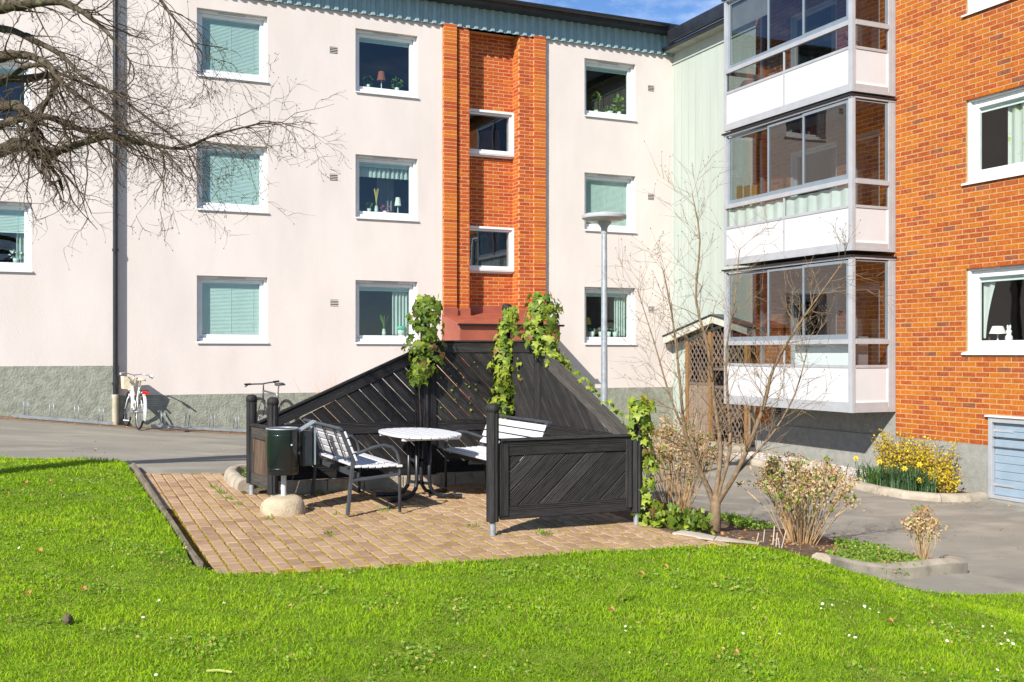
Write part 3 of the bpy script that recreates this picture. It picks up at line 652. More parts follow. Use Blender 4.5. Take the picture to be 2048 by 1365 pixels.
# stair bay
bay = MB()
yo, yi, yr = YA-.10, YA-.03, YA+.35
T = 8.90; Z0b = -1.0
def vq(x0, y0, x1, y1, z0=Z0b, z1=T): bay.add([(x0, y0, z0), (x1, y1, z0), (x1, y1, z1), (x0, y1 if False else y0, z1)], [(0, 1, 2, 3)])
e_ = .003
for (x0, y0, x1, y1) in ((8.15+e_, YA+.02, 8.15+e_, yo+e_), (8.15+e_, yo+e_, 8.46-e_, yo+e_), (8.46-e_, yo+e_, 8.46-e_, YA+.06), (8.46-e_, YA+.06, 8.51+e_, YA+.06), (8.51+e_, YA+.06, 8.51+e_, yi+e_), (8.51+e_, yi+e_, 8.784-e_, yi+e_), (8.784-e_, yi+e_, 8.784-e_, yr+e_),
      (10.006+e_, yr+e_, 10.006+e_, yi+e_), (10.006+e_, yi+e_, 10.361+e_, yi+e_), (10.361+e_, yi+e_, 10.361+e_, yo+e_), (10.361+e_, yo+e_, 10.656-e_, yo+e_), (10.656-e_, yo+e_, 10.656-e_, YA+.02)): vq(x0, y0, x1, y1)
BW = [(8.784, 10.006, 6.10, 7.15), (8.784, 10.006, 3.44, 4.49)]
A3 = FaceA(yr+e_)
zz = [Z0b, 3.44, 4.49, 6.10, 7.15, T]
for a, b in ((zz[0], zz[1]), (zz[2], zz[3]), (zz[4], zz[5])): bay.add([A3.p(8.77, 0, a), A3.p(10.02, 0, a), A3.p(10.02, 0, b), A3.p(8.77, 0, b)], [(0, 1, 2, 3)])
bay.add([(8.15, YA, T), (10.656, YA, T), (10.656, yr+.02, T), (8.15, yr+.02, T)], [(0, 1, 2, 3)])
bayo = bay.build('stair_bay', m_mortar2, pink, fixn=False); bayo['label'] = 'recessed orange-red brick stair bay between two brick piers'
bs = []; CO, MO, PI_ = .0818, .012, .267
zlo = 2.2
fields = [(FaceA(yo), brick_field(None, 8.15, 8.46, zlo, T, [], 2.0, CO, MO, off=7.0)), (FaceA(yi), brick_field(None, 8.51, 8.784, zlo, T, [], PI_, CO, MO, off=8.60)),
          (FaceA(yr), brick_field(None, 8.784, 10.006, zlo, T, BW, PI_, CO, MO, off=.05)), (FaceA(yi), brick_field(None, 10.006, 10.361, zlo, T, [], PI_, CO, MO, off=10.02)),
          (FaceA(yo), brick_field(None, 10.361, 10.656, zlo, T, [], 2.0, CO, MO, off=9.0))]
tot_ = 300
for k, (F_, L_) in enumerate(fields):
    n_ = 75 if k == 2 else 56
    wts = (2, 1, 4) if k in (0, 4) else (4, 2.2, 1)
    lay_bricks(F_, L_, .0, BR2, wts, bayo, n_, lambda b: True, 'bricks_of_the_bay', 20+k)
for X_, ya_, yb_ in ((8.15, yo, YA), (10.006, yi, yr), (10.361, yo, yi)):
    FB = FaceB(X_); lay_bricks(FB, brick_field(None, ya_+.012, yb_, zlo, T, [], PI_, CO, MO, off=ya_+.05), .0, BR2, (1, 1, 4), bayo, 0, lambda b: True, 'bricks_of_the_bay_side', 40)
FR = FaceA(yr)
for q in BW:
    w_, g = window(FR, q[0]-.02, q[1]-.0, q[2], q[3], pink, set0=-.12, dep=.20, fw=.10, sillext=.0, vent=False, gl=m_glass4, roomcol=m_room)
# eave: corrugated fascia, gutter, roof
mb = MB(); V = []; zf0, zf1 = 8.87, 9.34; n = 0; u = 1.2
cyc = .20
while u < XM-.05:
    for du, dd in ((0, .045), (.075, .045), (.10, .085), (.175, .085)):
        V.append((u+du, dd))
    u += cyc
F = []
pts = V; base = 0
VV = [A.p(u_, d_, zf0 + .0) for u_, d_ in pts] + [A.p(u_, d_, zf1) for u_, d_ in pts]; k = len(pts)
mb.add(VV, [(i, i+1, k+i+1, k+i) for i in range(k-1)]); mb.build('corrugated_fascia', m_teal, pink, fixn=False)
mb = MB(); mb.add([A.p(1.2, -.02, zf0+.03), A.p(XM, -.02, zf0+.03), A.p(XM, .05, zf0+.03), A.p(1.2, .05, zf0+.03)], [(0, 1, 2, 3)]); mb.build('fascia_batten', m_greywood, pink, fixn=False)
mb = MB(); prof = [(.05, 9.34), (.38, 9.34), (.42, 9.48), (.42, 9.51), (.38, 9.54), (-4.5, 10.6), (-4.5, 9.3)]
mb.prism([(a, b) for a, b in prof], lambda d, z, u: A.p(u, d, z), -8.0, XM+.2); mb.build('roof', m_roofblack, pink)
mb = MB(); ga = [(.49 + .07*math.cos(t), 9.47 + .07*math.sin(t)) for t in [math.pi + math.pi*i/8 for i in range(9)]]; ga += [(.49 + .06*math.cos(t), 9.47 + .06*math.sin(t)) for t in [2*math.pi - math.pi*i/8 for i in range(9)]]
mb.prism(ga, lambda d, z, u: A.p(u, d, z), -8, XM-.42); gut = mb.build('gutter', m_black, pink)
u = -1
while u < XM-.6:
    mb = MB(); mb.bar(A.p(u, .42, 9.385), A.p(u, .57, 9.44), .02, .01); mb.build('gutter_bracket', m_black, gut); u += 1.0
# entrance canopy
cx0, cx1, cd = 8.12, 10.50, 1.10
can = MB(); can.prism([(.0, 2.44), (cd-.05, 2.22), (cd, 2.22), (cd, 1.86), (0, 1.86)], lambda d, z, u: (u, YA-.03-d, z), cx0, cx1); cano = can.build('entrance_canopy', m_redmetal, pink, bevel=.01)
mb = MB(); mb.box(cx0+.02, 8.47, yo-.015, yo-.004, 2.38, 2.60); mb.box(8.46, 8.80, yi-.02, yi-.006, 2.38, 2.60); mb.box(8.80, 10.0, yr-.02, yr-.012, 2.38, 2.68); mb.box(10.0, 10.36, yi-.02, yi-.006, 2.38, 2.60); mb.box(10.35, 10.66, yo-.015, yo-.004, 2.38, 2.60)
mb.add([(8.80, yi, 2.42), (10.0, yi, 2.42), (10.0, yr, 2.52), (8.80, yr, 2.52)], [(0, 1, 2, 3)]); mb.build('flashing', m_redmetal, cano)
mb = MB(); ga = [(cd+.06 + .05*math.cos(t), 2.22 + .045*math.sin(t)) for t in [math.pi + math.pi*i/6 for i in range(7)]] + [(cd+.06 + .04*math.cos(t), 2.22 + .035*math.sin(t)) for t in [2*math.pi - math.pi*i/6 for i in range(7)]]
mb.prism(ga, lambda d, z, u: (u, YA-.03-d, z), cx0-.06, cx1+.06); mb.build('gutter', m_black, cano)
mb = MB(); mb.box(cx0+.1, cx0+.22, YA-1.1, YA-.98, -1, 1.86); mb.build('canopy_post', m_redmetal, cano); mb = MB(); mb.box(cx1-.22, cx1-.1, YA-1.1, YA-.98, -1, 1.86); mb.build('canopy_post', m_redmetal, cano)

# ===== pink house, left block (stands forward, higher plinth)
YL = YA-.06; AL = FaceA(YL)
left = thing('pink_side_building', (-3, YL, .4), 'left pink rendered block with taller grey-green plinth behind the bare tree', 'building')
LW = [(-1.55, -.145, 5.83, 7.10), (-1.55, -.145, 3.13, 4.44)]
wall_holes(AL, -12, 1.40, 1.345, 10.4, LW, .2).build('wall', m_plaster2, left, fixn=False)
mb = MB(); mb.add([AL.p(1.40, 0, -1), AL.p(1.40, -.2, -1), AL.p(1.40, -.2, 10.4), AL.p(1.40, 0, 10.4)], [(0, 1, 2, 3)]); mb.build('corner_return', m_plaster2, left, fixn=False)
mb = MB(); mb.add([AL.p(-12, .012, -1), AL.p(1.405, .012, -1), AL.p(1.405, .012, 1.345), AL.p(-12, .012, 1.345), AL.p(1.405, 0, 1.35), AL.p(-12, 0, 1.35), AL.p(1.405, -.2, -1), AL.p(1.405, -.2, 1.345)], [(0,1,2,3),(3,2,4,5),(1,6,7,2)]); mb.build('plinth', m_plinth, left, fixn=False)
for i, q in enumerate(LW):
    w_, g = window(AL, q[0], q[1], q[2], q[3], left, sillext=.015)
    if i == 1:
        blind(AL, g[0]-.02, g[1]+.02, g[3]-.42, g[3]+.02, g[4]-.035, w_); curtain(AL, g[1]-.14, g[1]+.03, g[2], g[3]-.1, g[4]-.12, w_, waves=3)
    else: blind(AL, g[0]-.02, g[1]+.02, g[3]-.10, g[3]+.02, g[4]-.035, w_)
mb = MB(); mb.tube([(1.335, YL-.050, z) for z in (.76, 3, 5.4, 7.6, 10.4)], .046, 14); pipe = mb.build('downpipe', m_black, left, smooth=True)
for z in (1.0, 3.6, 6.2, 8.8):
    mb = MB(); mb.tube([(1.335, YL-.050, z-.025), (1.335, YL-.050, z+.025)], .060, 14); mb.box(1.315, 1.355, YL-.02, YL, z-.012, z+.012); mb.build('pipe_clamp', m_black, pipe, smooth=True)
m_pipefoot = mat('worn_cream_pipe', (.48, .43, .32), .7, var=.12, vscale=9, spots=((.45, .17, .04), 6, .6, .72))
mb = MB(); mb.lathe([(.058, .10), (.058, .70), (.066, .72), (.066, .79), (.053, .79)], 16, (1.335, YL-.050, 0)); mb.build('pipe_foot', m_pipefoot, pipe, smooth=True)

# ===== brick house
B = FaceB(XB); BM = FaceB(XM)
brick = thing('brick_apartment_building', (13.6, 14, -.6), 'orange brick apartment house with white windows and mint clad end', 'building')
YN, YE = 6.0, 17.77
BWIN = [(10.55, 12.36, 6.99, 8.36), (10.55, 12.36, 4.29, 5.66), (10.55, 12.36, 1.58, 2.96)]
BDOOR = (10.2, 11.90, -.66, .58); PAN = (13.87, 17.30, .152, .66)
LEV = [.58, 3.31, 6.01]
BBAL = [(14.25, 15.05, z+.10, z+2.25) for z in LEV] + [(15.35, 16.7, z+.75, z+2.25) for z in LEV]
bh = BWIN + [BDOOR] + BBAL
o = wall_holes(FaceB(XB+.003), YN, YE, .152, 9.6, bh + [PAN], .14)
o.add([(XB+.003, YE, -.8), (XM, YE, -.8), (XM, YE, 9.6), (XB+.003, YE, 9.6)], [(0, 1, 2, 3)])
bw = o.build('brick_wall', m_mortar, brick, fixn=False); bw['label'] = 'orange brick wall with pale mortar joints'
bl = brick_field(None, YN, YE, .155, 9.5, bh + [PAN], PI_, CO, MO, off=.02)
bl = [b for b in bl if b[0] > 9.3]
lay_bricks(B, bl, 0, BR, (5, 2.6, 2.6, 1.2, .35), bw, 300, lambda b: b[0] < 13.84 and b[0] > 11.2, 'bricks_behind_balconies', 5)
mb = MB(); fbox(mb, B, PAN[0], PAN[1], -.10, -.012, PAN[2], PAN[3]); mb.build('render_panel', m_plinth_b, brick)
vent(FaceB(XB+.012), 17.1, .42, brick, .26, .2)
mb = MB(); mb.add([B.p(YN, .015, -1.2), B.p(YE, .015, -1.2), B.p(YE, .015, .148), B.p(YN, .015, .148), B.p(YE, -.02, .151), B.p(YN, -.02, .151)], [(0,1,2,3),(3,2,4,5)])
mb.v = [v for v in mb.v]; mb = wall_holes(FaceB(XB-.015), YN, YE, -1.2, .148, [(BDOOR[0], BDOOR[1], -.66, .3)], .14); mb.add([B.p(YN, .015, .148), B.p(YE, .015, .148), B.p(YE, -.02, .151), B.p(YN, -.02, .151)], [(0, 1, 2, 3)])
mb.build('plinth', m_plinth_b, brick, fixn=False)
BWN = []
for i, q in enumerate(BWIN):
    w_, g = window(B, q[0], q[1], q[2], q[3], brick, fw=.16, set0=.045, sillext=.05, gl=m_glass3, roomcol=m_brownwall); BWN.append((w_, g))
    blind(B, g[0]-.02, g[1]+.02, g[3]-.06, g[3]+.02, g[4]-.035, w_, slat=.012)
w_, g = BWN[1]
m_print = mat('green_sprig_curtain', (.72, .76, .68), .9, col2=(.50, .60, .22), vscale=7, contrast=(.34, .41), trans=.35, detail=2)
curtain(B, g[0], g[1]-.45, g[2]+.02, g[3]-.05, g[4]-.10, w_, m_print, waves=6)
w_, g = BWN[2]
mb = MB(); n = 14; V = []
for i in range(n+1):
    t = i/n; z = g[3]-.06 - t*(g[3]-g[2]-.1); wdt = .20*(1-t)**1.6 + .025; V += [B.p(g[1]+.01, g[4]-.09, z), B.p(g[1]-wdt*.35, g[4]-.12, z), B.p(g[1]-wdt*.7, g[4]-.07, z), B.p(g[1]-wdt, g[4]-.10, z)]
mb.add(V, [(4*i+j, 4*i+j+1, 4*i+4+j+1, 4*i+4+j) for i in range(n) for j in range(3)]); mb.build('curtain', m_curtain, w_, smooth='all', fixn=False)
# basement door
mb = MB(); d = BDOOR; fbox(mb, B, d[1]-.07, d[1], -.12, .03, d[2], d[3]+.02); fbox(mb, B, d[0], d[0]+.07, -.12, .03, d[2], d[3]+.02); fbox(mb, B, d[0]+.07, d[1]-.07, -.12, .028, d[3]-.06, d[3]+.02); fbox(mb, B, d[0]+.07, d[1]-.07, -.12, .028, d[2], d[2]+.05)
door = mb.build('basement_door', m_alu, brick, bevel=.004); door['label'] = 'low blue-grey boarded basement door'
nb = 9; z0, z1 = d[2]+.055, d[3]-.065
for i in range(nb):
    mb = MB(); a = z0 + (z1-z0)*i/nb; b_ = z0 + (z1-z0)*(i+1)/nb; fbox(mb, B, d[0]+.08, d[1]-.08, -.075, -.035, a+.003, b_-.003); mb.build('door_board', m_blue, door, bevel=.004)
for z in (z0+.16, z1-.12):
    mb = MB(); fbox(mb, B, d[1]-.42, d[1]-.02, -.033, -.024, z-.018, z+.018); mb.build('strap_hinge', m_alu, door)
mb = MB(); fbox(mb, B, d[0]-.03, d[1]+.04, -.02, .06, d[3]+.022, d[3]+.05); mb.build('drip_cap', m_white, door)
# mint clad end with the porch opening
op = [(18.30, -.5), (18.30, 1.85), (19.76, 2.20), (21.10, 1.87), (21.10, -.5)]
poly = [(YE, -.8), (18.30, -.8)] + op[1:4] + [(21.10, -.8), (YA, -.8), (YA, 9.2), (YE, 9.2)]
mw = MB(); mw.add([BM.p(u, 0, z) for u, z in poly], [tuple(range(len(poly)))])
mwo = mw.build('mint_wall', m_mint, brick, fixn=False); mwo['label'] = 'pale mint vertical panel cladding beside the balconies'
u = YE + .15; i = 0
while u < YA:
    zb_ = .0 if not (18.30 < u < 21.10) else max(1.9, 2.2 - abs(u-19.76)*.25 + .28)
    mb = MB(); fbox(mb, BM, u-.010, u+.010, .0, .012, zb_-.5 if zb_ == 0 else zb_, 8.66 if i % 2 else 8.66); mb.build('cladding_batten', m_mint, mwo); u += .30; i += 1
mb = MB(); fbox(mb, BM, YE+.01, YA, 0, .03, 8.66, 8.69); mb.build('cladding_trim', m_mint, mwo)
mb = MB(); prof = [(0, 8.93), (.30, 8.93), (.34, 8.99), (.34, 9.02), (.30, 9.04), (-4.5, 10.6), (-4.5, 8.9)]
mb.prism(prof, lambda d_, z, u_: BM.p(u_, d_, z), YE-.35, YA+.1); mb.build('roof', m_roofblack, brick)
mb = MB(); mb.prism([(.30, 9.04), (.42, 9.04), (.43, 9.32), (.38, 9.36), (.28, 9.36)], lambda d_, z, u_: BM.p(u_, d_, z), YE-.35, YA-.42); mb.build('gutter', m_roofblack, brick, bevel=.02)
m_soff = mat('grey_soffit', (.30, .33, .28), .8, var=.15, vscale=4)
mb = MB(); mb.add([BM.p(YE-.3, .0, 8.926), BM.p(YA, .0, 8.926), BM.p(YA, .30, 8.926), BM.p(YE-.3, .30, 8.926)], [(0, 1, 2, 3)]); mb.build('soffit', m_soff, brick, fixn=False)
mb = MB(); prof = [(-.01, 9.5), (.35, 9.5), (.38, 9.75), (-4.5, 10.9), (-4.5, 9.5)]; mb.prism(prof, lambda d_, z, u_: B.p(u_, d_, z), YN-.3, YE-.36); mb.build('eaves', m_roofblack, brick)

# ===== three glazed balconies
XF = 12.55; BF = FaceB(XF); y0b, y1b = 13.875, 17.50
AN = FaceA(y0b); AFar = FaceA(y1b)
names = ['lowest glazed balcony, over the planted kerb strip', 'middle glazed balcony with pine boards behind its glass', 'uppermost glazed balcony, cut by the top of the picture']
for li, b in enumerate(LEV):
    bal = thing('glazed_balcony', (13.0, 15.7, b), names[li], 'balcony', 'glazed balconies stacked on the brick house')
    P_ = lambda nm, m, mb_, **k: mb_.build(nm, m, bal, **k)
    pz0, pz1, rz0, rz1, tz = b+.17, b+.76, b+1.17, b+1.25, b+2.60
    bt = b+.03 if li else b
    mb = MB(); mb.box(XF+.03, XB-.02, y0b+.03, y1b-.03, bt+.02, bt+.14); P_('floor_slab', m_plinth_b, mb)
    # base fascia, three stepped strips
    mb = MB(); fbox(mb, BF, y0b+.08, y1b-.06, -.03, .012, bt, b+.085); fbox(mb, BF, y0b+.08, y1b-.06, -.03, .002, b+.085, pz0)
    P_('front_base_rail', m_alu, mb, bevel=.003)
    mb = MB(); fbox(mb, AN, XF+.08, XB-.15, -.03, .012, bt, b+.085); fbox(mb, AN, XF+.08, XB-.15, -.03, .002, b+.085, pz0); P_('side_base_rail', m_alu, mb, bevel=.003)
    # posts
    for nm, (px0, px1, py0, py1) in dict(a=(XF-.01, XF+.075, y0b-.01, y0b+.075), b=(XF-.01, XF+.06, y1b-.06, y1b+.01), c=(XB-.16, XB-.004, y0b-.012, y0b+.06), d=(XB-.09, XB-.004, y1b-.06, y1b+.01)).items():
        mb = MB(); mb.box(px0, px1, py0, py1, bt-.002, tz+.02); po = P_('post', m_alu, mb, bevel=.004)
        mb = MB()
        if nm == 'a': mb.box(px0-.004, px0+.001, py0+.025, py0+.04, bt, tz); mb.box(px0-.004, px0+.001, py0+.055, py0+.07, bt, tz); mb.box(px0+.02, px0+.03, py0-.004, py0+.001, bt, tz); mb.box(px0+.05, px0+.06, py0-.004, py0+.001, bt, tz)
        if nm == 'c': mb.box(px0+.03, px0+.045, py0-.004, py0+.001, bt, tz); mb.box(px0+.09, px0+.10, py0-.004, py0+.001, bt, tz)
        if mb.f: mb.build('post_rib', m_alu, po)
    ym = 15.66
    # solid panels
    for a, c in ((y0b+.078, ym-.018), (ym+.018, y1b-.063)):
        mb = MB(); fbox(mb, BF, a, c, -.028, -.008, pz0+.002, pz1-.002); P_('panel', m_whitepanel, mb)
    mb = MB(); fbox(mb, AN, XF+.10, XB-.19, -.028, -.010, pz0+.04, pz1-.004); P_('panel', m_whitepanel, mb)
    mb = MB(); fbox(mb, AN, XF+.078, XF+.10, -.028, -.002, pz0, pz1); fbox(mb, AN, XB-.19, XB-.162, -.028, -.002, pz0, pz1); fbox(mb, AN, XF+.10, XB-.19, -.028, -.002, pz0, pz0+.038); P_('panel_frame', m_white, mb)
    mb = MB(); fbox(mb, AFar, XF+.065, XB-.095, 0.0, .02, pz0, pz1); P_('panel', m_whitepanel, mb)
    # rails
    for (za, zb2, dd) in ((pz1, pz1+.05, .004), (rz0, rz1, .022)):
        mb = MB(); fbox(mb, BF, y0b+.078, y1b-.063, -.04, dd, za, zb2); P_('front_rail', m_alu, mb, bevel=.004)
        mb = MB(); fbox(mb, AN, XF+.078, XB-.163, -.04, dd, za, zb2); P_('side_rail', m_alu, mb, bevel=.004)
        mb = MB(); fbox(mb, AFar, XF+.065, XB-.095, 0, .03, za, zb2); P_('side_rail', m_alu, mb)
    mb = MB(); fbox(mb, BF, ym-.016, ym+.016, -.03, .003, pz0, rz0); P_('mullion', m_alu, mb, bevel=.003)
    # lower panes
    for a, c in ((y0b+.078, ym-.016), (ym+.016, y1b-.063)):
        mb = MB(); mb.add([BF.p(a, -.015, pz1+.05), BF.p(c, -.015, pz1+.05), BF.p(c, -.015, rz0), BF.p(a, -.015, rz0)], [(0, 1, 2, 3)]); P_('pane', m_glass3 if li < 2 else m_glass2, mb, fixn=False)
    mb = MB(); mb.add([AN.p(XF+.08, -.015, pz1+.05), AN.p(XB-.165, -.015, pz1+.05), AN.p(XB-.165, -.015, rz0), AN.p(XF+.08, -.015, rz0)], [(0, 1, 2, 3)]); P_('pane', m_glass2, mb, fixn=False)
    # sliding sashes: three on the front, one on the side, one far end
    ss = [(y0b+.08, 15.135, .006), (15.10, 16.17, -.022), (16.135, y1b-.065, -.050)]
    for a, c, dd in ss:
        mb = MB(); t = .045
        fbox(mb, BF, a, a+t, dd-.026, dd, rz1, tz); fbox(mb, BF, c-t, c, dd-.026, dd, rz1, tz); fbox(mb, BF, a+t, c-t, dd-.026, dd-.001, rz1, rz1+.085); fbox(mb, BF, a+t, c-t, dd-.026, dd-.001, tz-.05, tz)
        s_ = P_('sliding_sash', m_alu_d, mb, bevel=.003)
        mb = MB(); mb.add([BF.p(a+t, dd-.013, rz1+.085), BF.p(c-t, dd-.013, rz1+.085), BF.p(c-t, dd-.013, tz-.05), BF.p(a+t, dd-.013, tz-.05)], [(0, 1, 2, 3)]); mb.build('pane', m_glass2, s_, fixn=False)
    mb = MB(); t = .03; a, c = XF+.08, XB-.165; fbox(mb, AN, a, a+.008, -.03, -.004, rz1, tz); fbox(mb, AN, c-t*1.6, c, -.03, -.004, rz1, tz); fbox(mb, AN, a, c-t*1.6, -.03, -.005, rz1, rz1+.02); fbox(mb, AN, a, c-t*1.6, -.03, -.005, tz-.02, tz); s_ = P_('side_sash', m_alu_d, mb)
    mb = MB(); mb.add([AN.p(a, -.016, rz1), AN.p(c-t, -.016, rz1), AN.p(c-t, -.016, tz), AN.p(a, -.016, tz)], [(0, 1, 2, 3)]); mb.build('pane', m_glass2, s_, fixn=False)
    mb = MB(); a, c = XF+.065, XB-.095; mb.add([AFar.p(a, .012, pz1+.05), AFar.p(c, .012, pz1+.05), AFar.p(c, .012, tz), AFar.p(a, .012, tz)], [(0, 1, 2, 3)]); P_('pane', m_glass3, mb, fixn=False)
    # head: pale track and black drip edge under the balcony above
    mb = MB(); fbox(mb, BF, y0b-.01, y1b+.01, -.06, .02, tz+.022, tz+.05); fbox(mb, AN, XF+.061, XB-.004, -.05, .02, tz+.022, tz+.05); P_('head_track', m_alu, mb)
    mb = MB(); fbox(mb, BF, y0b-.03, y1b+.04, -.5, .05, tz+.055, tz+.085); fbox(mb, AN, XF+.49, XB, -.3, .035, tz+.055, tz+.085); P_('drip_edge', m_black, mb)
    m_ceil = bpy.data.materials.get('balcony_ceiling') or mat('balcony_ceiling', (.38, .33, .29), .8, var=.08, vscale=2)
    mb = MB(); mb.box(XF+.04, XB-.01, y0b+.04, y1b-.04, tz+.056, tz+.082); P_('ceiling', m_ceil, mb)
# balcony doors and windows in the brick wall behind
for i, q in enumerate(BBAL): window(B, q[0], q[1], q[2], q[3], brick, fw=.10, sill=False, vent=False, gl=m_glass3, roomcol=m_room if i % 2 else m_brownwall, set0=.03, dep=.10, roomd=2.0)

# ------------------------------------------------------------------ timber helpers
def clip_half(poly, n, c):                            # keep n.p <= c
    o = []
    for i in range(len(poly)):
        a, b = poly[i], poly[(i+1) % len(poly)]; da, db = n[0]*a[0]+n[1]*a[1]-c, n[0]*b[0]+n[1]*b[1]-c
        if da <= 0: o.append(a)
        if da * db < 0: t = da/(da-db); o.append((a[0]+(b[0]-a[0])*t, a[1]+(b[1]-a[1])*t))
    return o
def strips(poly, ang, pitch, wid, phase=0):
    d = (math.cos(ang), math.sin(ang)); n = (-d[1], d[0]); cs = [n[0]*p[0]+n[1]*p[1] for p in poly]; k0 = math.floor((min(cs)-phase)/pitch); out_ = []
    for k in range(k0, int((max(cs)-phase)/pitch)+2):
        c0 = phase + k*pitch; q = clip_half(poly, n, c0+wid); q = clip_half(q, (-n[0], -n[1]), -c0) if q else q
        if len(q) >= 3:
            ar = abs(sum(q[i][0]*q[(i+1) % len(q)][1]-q[(i+1) % len(q)][0]*q[i][1] for i in range(len(q))))/2
            if ar > wid*wid*.015: out_.append(q)
    return out_, d, n
def inplane(name, poly2, d, n, O, U, N_, th, m, parent, off=0.0, bev=.003):
    """a flat piece cut to poly2 (u,z) in the plane through O along U; its own axes run along the piece"""
    U, N_ = Vector(U), Vector(N_); Zv = Vector((0, 0, 1)); d3 = U*d[0]+Zv*d[1]; n3 = U*n[0]+Zv*n[1]
    cu = sum(p[0] for p in poly2)/len(poly2); cz = sum(p[1] for p in poly2)/len(poly2); c3 = Vector(O)+U*cu+Zv*cz+N_*off
    loc = [((p[0]-cu)*d[0]+(p[1]-cz)*d[1], (p[0]-cu)*n[0]+(p[1]-cz)*n[1]) for p in poly2]
    mb = MB(); k = len(loc); mb.add([(a, b, -th/2) for a, b in loc]+[(a, b, th/2) for a, b in loc], [tuple(range(k))[::-1], tuple(range(k, 2*k))]+[(i, (i+1) % k, k+(i+1) % k, k+i) for i in range(k)])
    me = bpy.data.meshes.new(name); me.from_pydata(mb.v, [], mb.f); me.materials.append(m)
    bm = bmesh.new(); bm.from_mesh(me); bmesh.ops.recalc_face_normals(bm, faces=bm.faces)
    if bev: bmesh.ops.bevel(bm, geom=bm.edges[:], offset=bev, segments=1, affect='EDGES', clamp_overlap=True)
    bm.to_mesh(me); bm.free()
    o = frame_obj(name, me, parent, c3, d3, n3, d3.cross(n3)); return o
def rail(name, a, b, h, th, m, parent, N_, bev=.006):
    """board from a to b (3-D centre line), h high, th thick along N_"""
    a, b = Vector(a), Vector(b); d = (b-a); L = d.length; d.normalize(); N_ = Vector(N_); e = N_.cross(d).normalized()
    mb = MB(); mb.box(-L/2, L/2, -h/2, h/2, -th/2, th/2); me = bpy.data.meshes.new(name); me.from_pydata(mb.v, [], mb.f); me.materials.append(m)
    bm = bmesh.new(); bm.from_mesh(me); bmesh.ops.bevel(bm, geom=bm.edges[:], offset=bev, segments=2, affect='EDGES', clamp_overlap=True); bm.to_mesh(me); bm.free()
    return frame_obj(name, me, parent, (a+b)/2, d, e, d.cross(e))

# ------------------------------------------------------------------ lattice porch in the corner
XPo = 14.05
porch = thing('lattice_porch', (14.1, 19.8, -.5), 'weathered lattice porch with low gable roof in the corner by the mint wall', 'porch')
for y in (21.05, 20.12, 18.76):
    mb = MB(); mb.box(XPo-.05, XPo+.05, y-.05, y+.05, -.42, 2.2 - abs(y-19.76)*.25); mb.build('post', m_porchpost, porch, bevel=.006)
mb = MB(); mb.box(XPo-.14, 15.3, 18.0, 21.35, -.75, -.43); mb.build('concrete_step', m_kerb, porch, bevel=.01)
mb = MB(); mb.box(15.1, 15.2, 18.0, 21.4, -.43, 2.6); mb.box(14.2, 15.1, 21.3, 21.4, -.43, 2.6); mb.box(14.2, 15.1, 18.0, 18.1, -.43, 2.6); mb.build('back_wall', m_darkbrown, porch)
m_beige = mat('beige_green_board', (.50, .50, .42), .7, var=.08, vscale=4)
for (ya, za, yb, zb_) in ((21.80, 1.90, 19.76, 2.36), (19.76, 2.36, 17.75, 1.91)):
    rail('fascia_board', (XM-.33, ya, za), (XM-.33, yb, zb_), .17, .03, m_beige, porch, (-1, 0, 0))
    mb = MB(); mb.add([(XM-.38, ya, za+.09), (XM-.38, yb, zb_+.09), (XM, yb, zb_+.09), (XM, ya, za+.09), (XM-.38, ya, za+.115), (XM-.38, yb, zb_+.115), (XM, yb, zb_+.115), (XM, ya, za+.115)], [(0,1,2,3),(4,5,6,7),(0,1,5,4),(3,2,6,7),(0,3,7,4),(1,2,6,5)]); mb.build('roof_sheet', m_roofblack, porch)
    mb = MB(); mb.add([(XM-.31, ya, za-.08), (XM-.31, yb, zb_-.08), (15.2, yb, zb_-.08), (15.2, ya, za-.08)], [(0, 1, 2, 3)]); mb.build('soffit', m_darkbrown, porch, fixn=False)
OP, UP, NP_ = (XPo, 0, 0), (0, 1, 0), (-1, 0, 0)
def gz(y): return 2.16 - abs(y-19.76)*.225
for poly in ([(20.17, .92), (21.0, .92), (21.0, gz(21.0)), (20.17, gz(20.17))], [(18.81, 1.28), (20.07, 1.28), (20.07, gz(20.07)), (19.76, gz(19.76)), (18.81, gz(18.81))], [(19.0, -.25), (20.07, -.25), (20.07, .78), (19.0, .78)]):
    for sgn, off in ((1, .012), (-1, -.012)):
        ps, d_, n_ = strips(poly, R(52)*sgn, .125, .032)
        for q in ps: inplane('lattice_strip', q, d_, n_, OP, UP, NP_, .012, m_lattice, porch, off, bev=0)
for a, b, z in ((20.17, 21.0, .88), (18.81, 20.07, 1.23), (18.81, 20.07, .82)): rail('rail', (XPo, a, z), (XPo, b, z), .07, .045, m_lattice, porch, NP_)
for a, b, z0, z1 in ((20.17, 21.0, -.38, .84), (18.28, 18.70, -.38, .50)):
    n_ = max(3, round((b-a)/.095)); wv = (b-a)/n_
    for i in range(n_):
        mb = MB(); mb.box(XPo-.012 - .006*(i % 2), XPo+.012, a+i*wv+.004, a+(i+1)*wv-.004, z0, z1); mb.build('plank', m_porchplank, porch, bevel=.003)

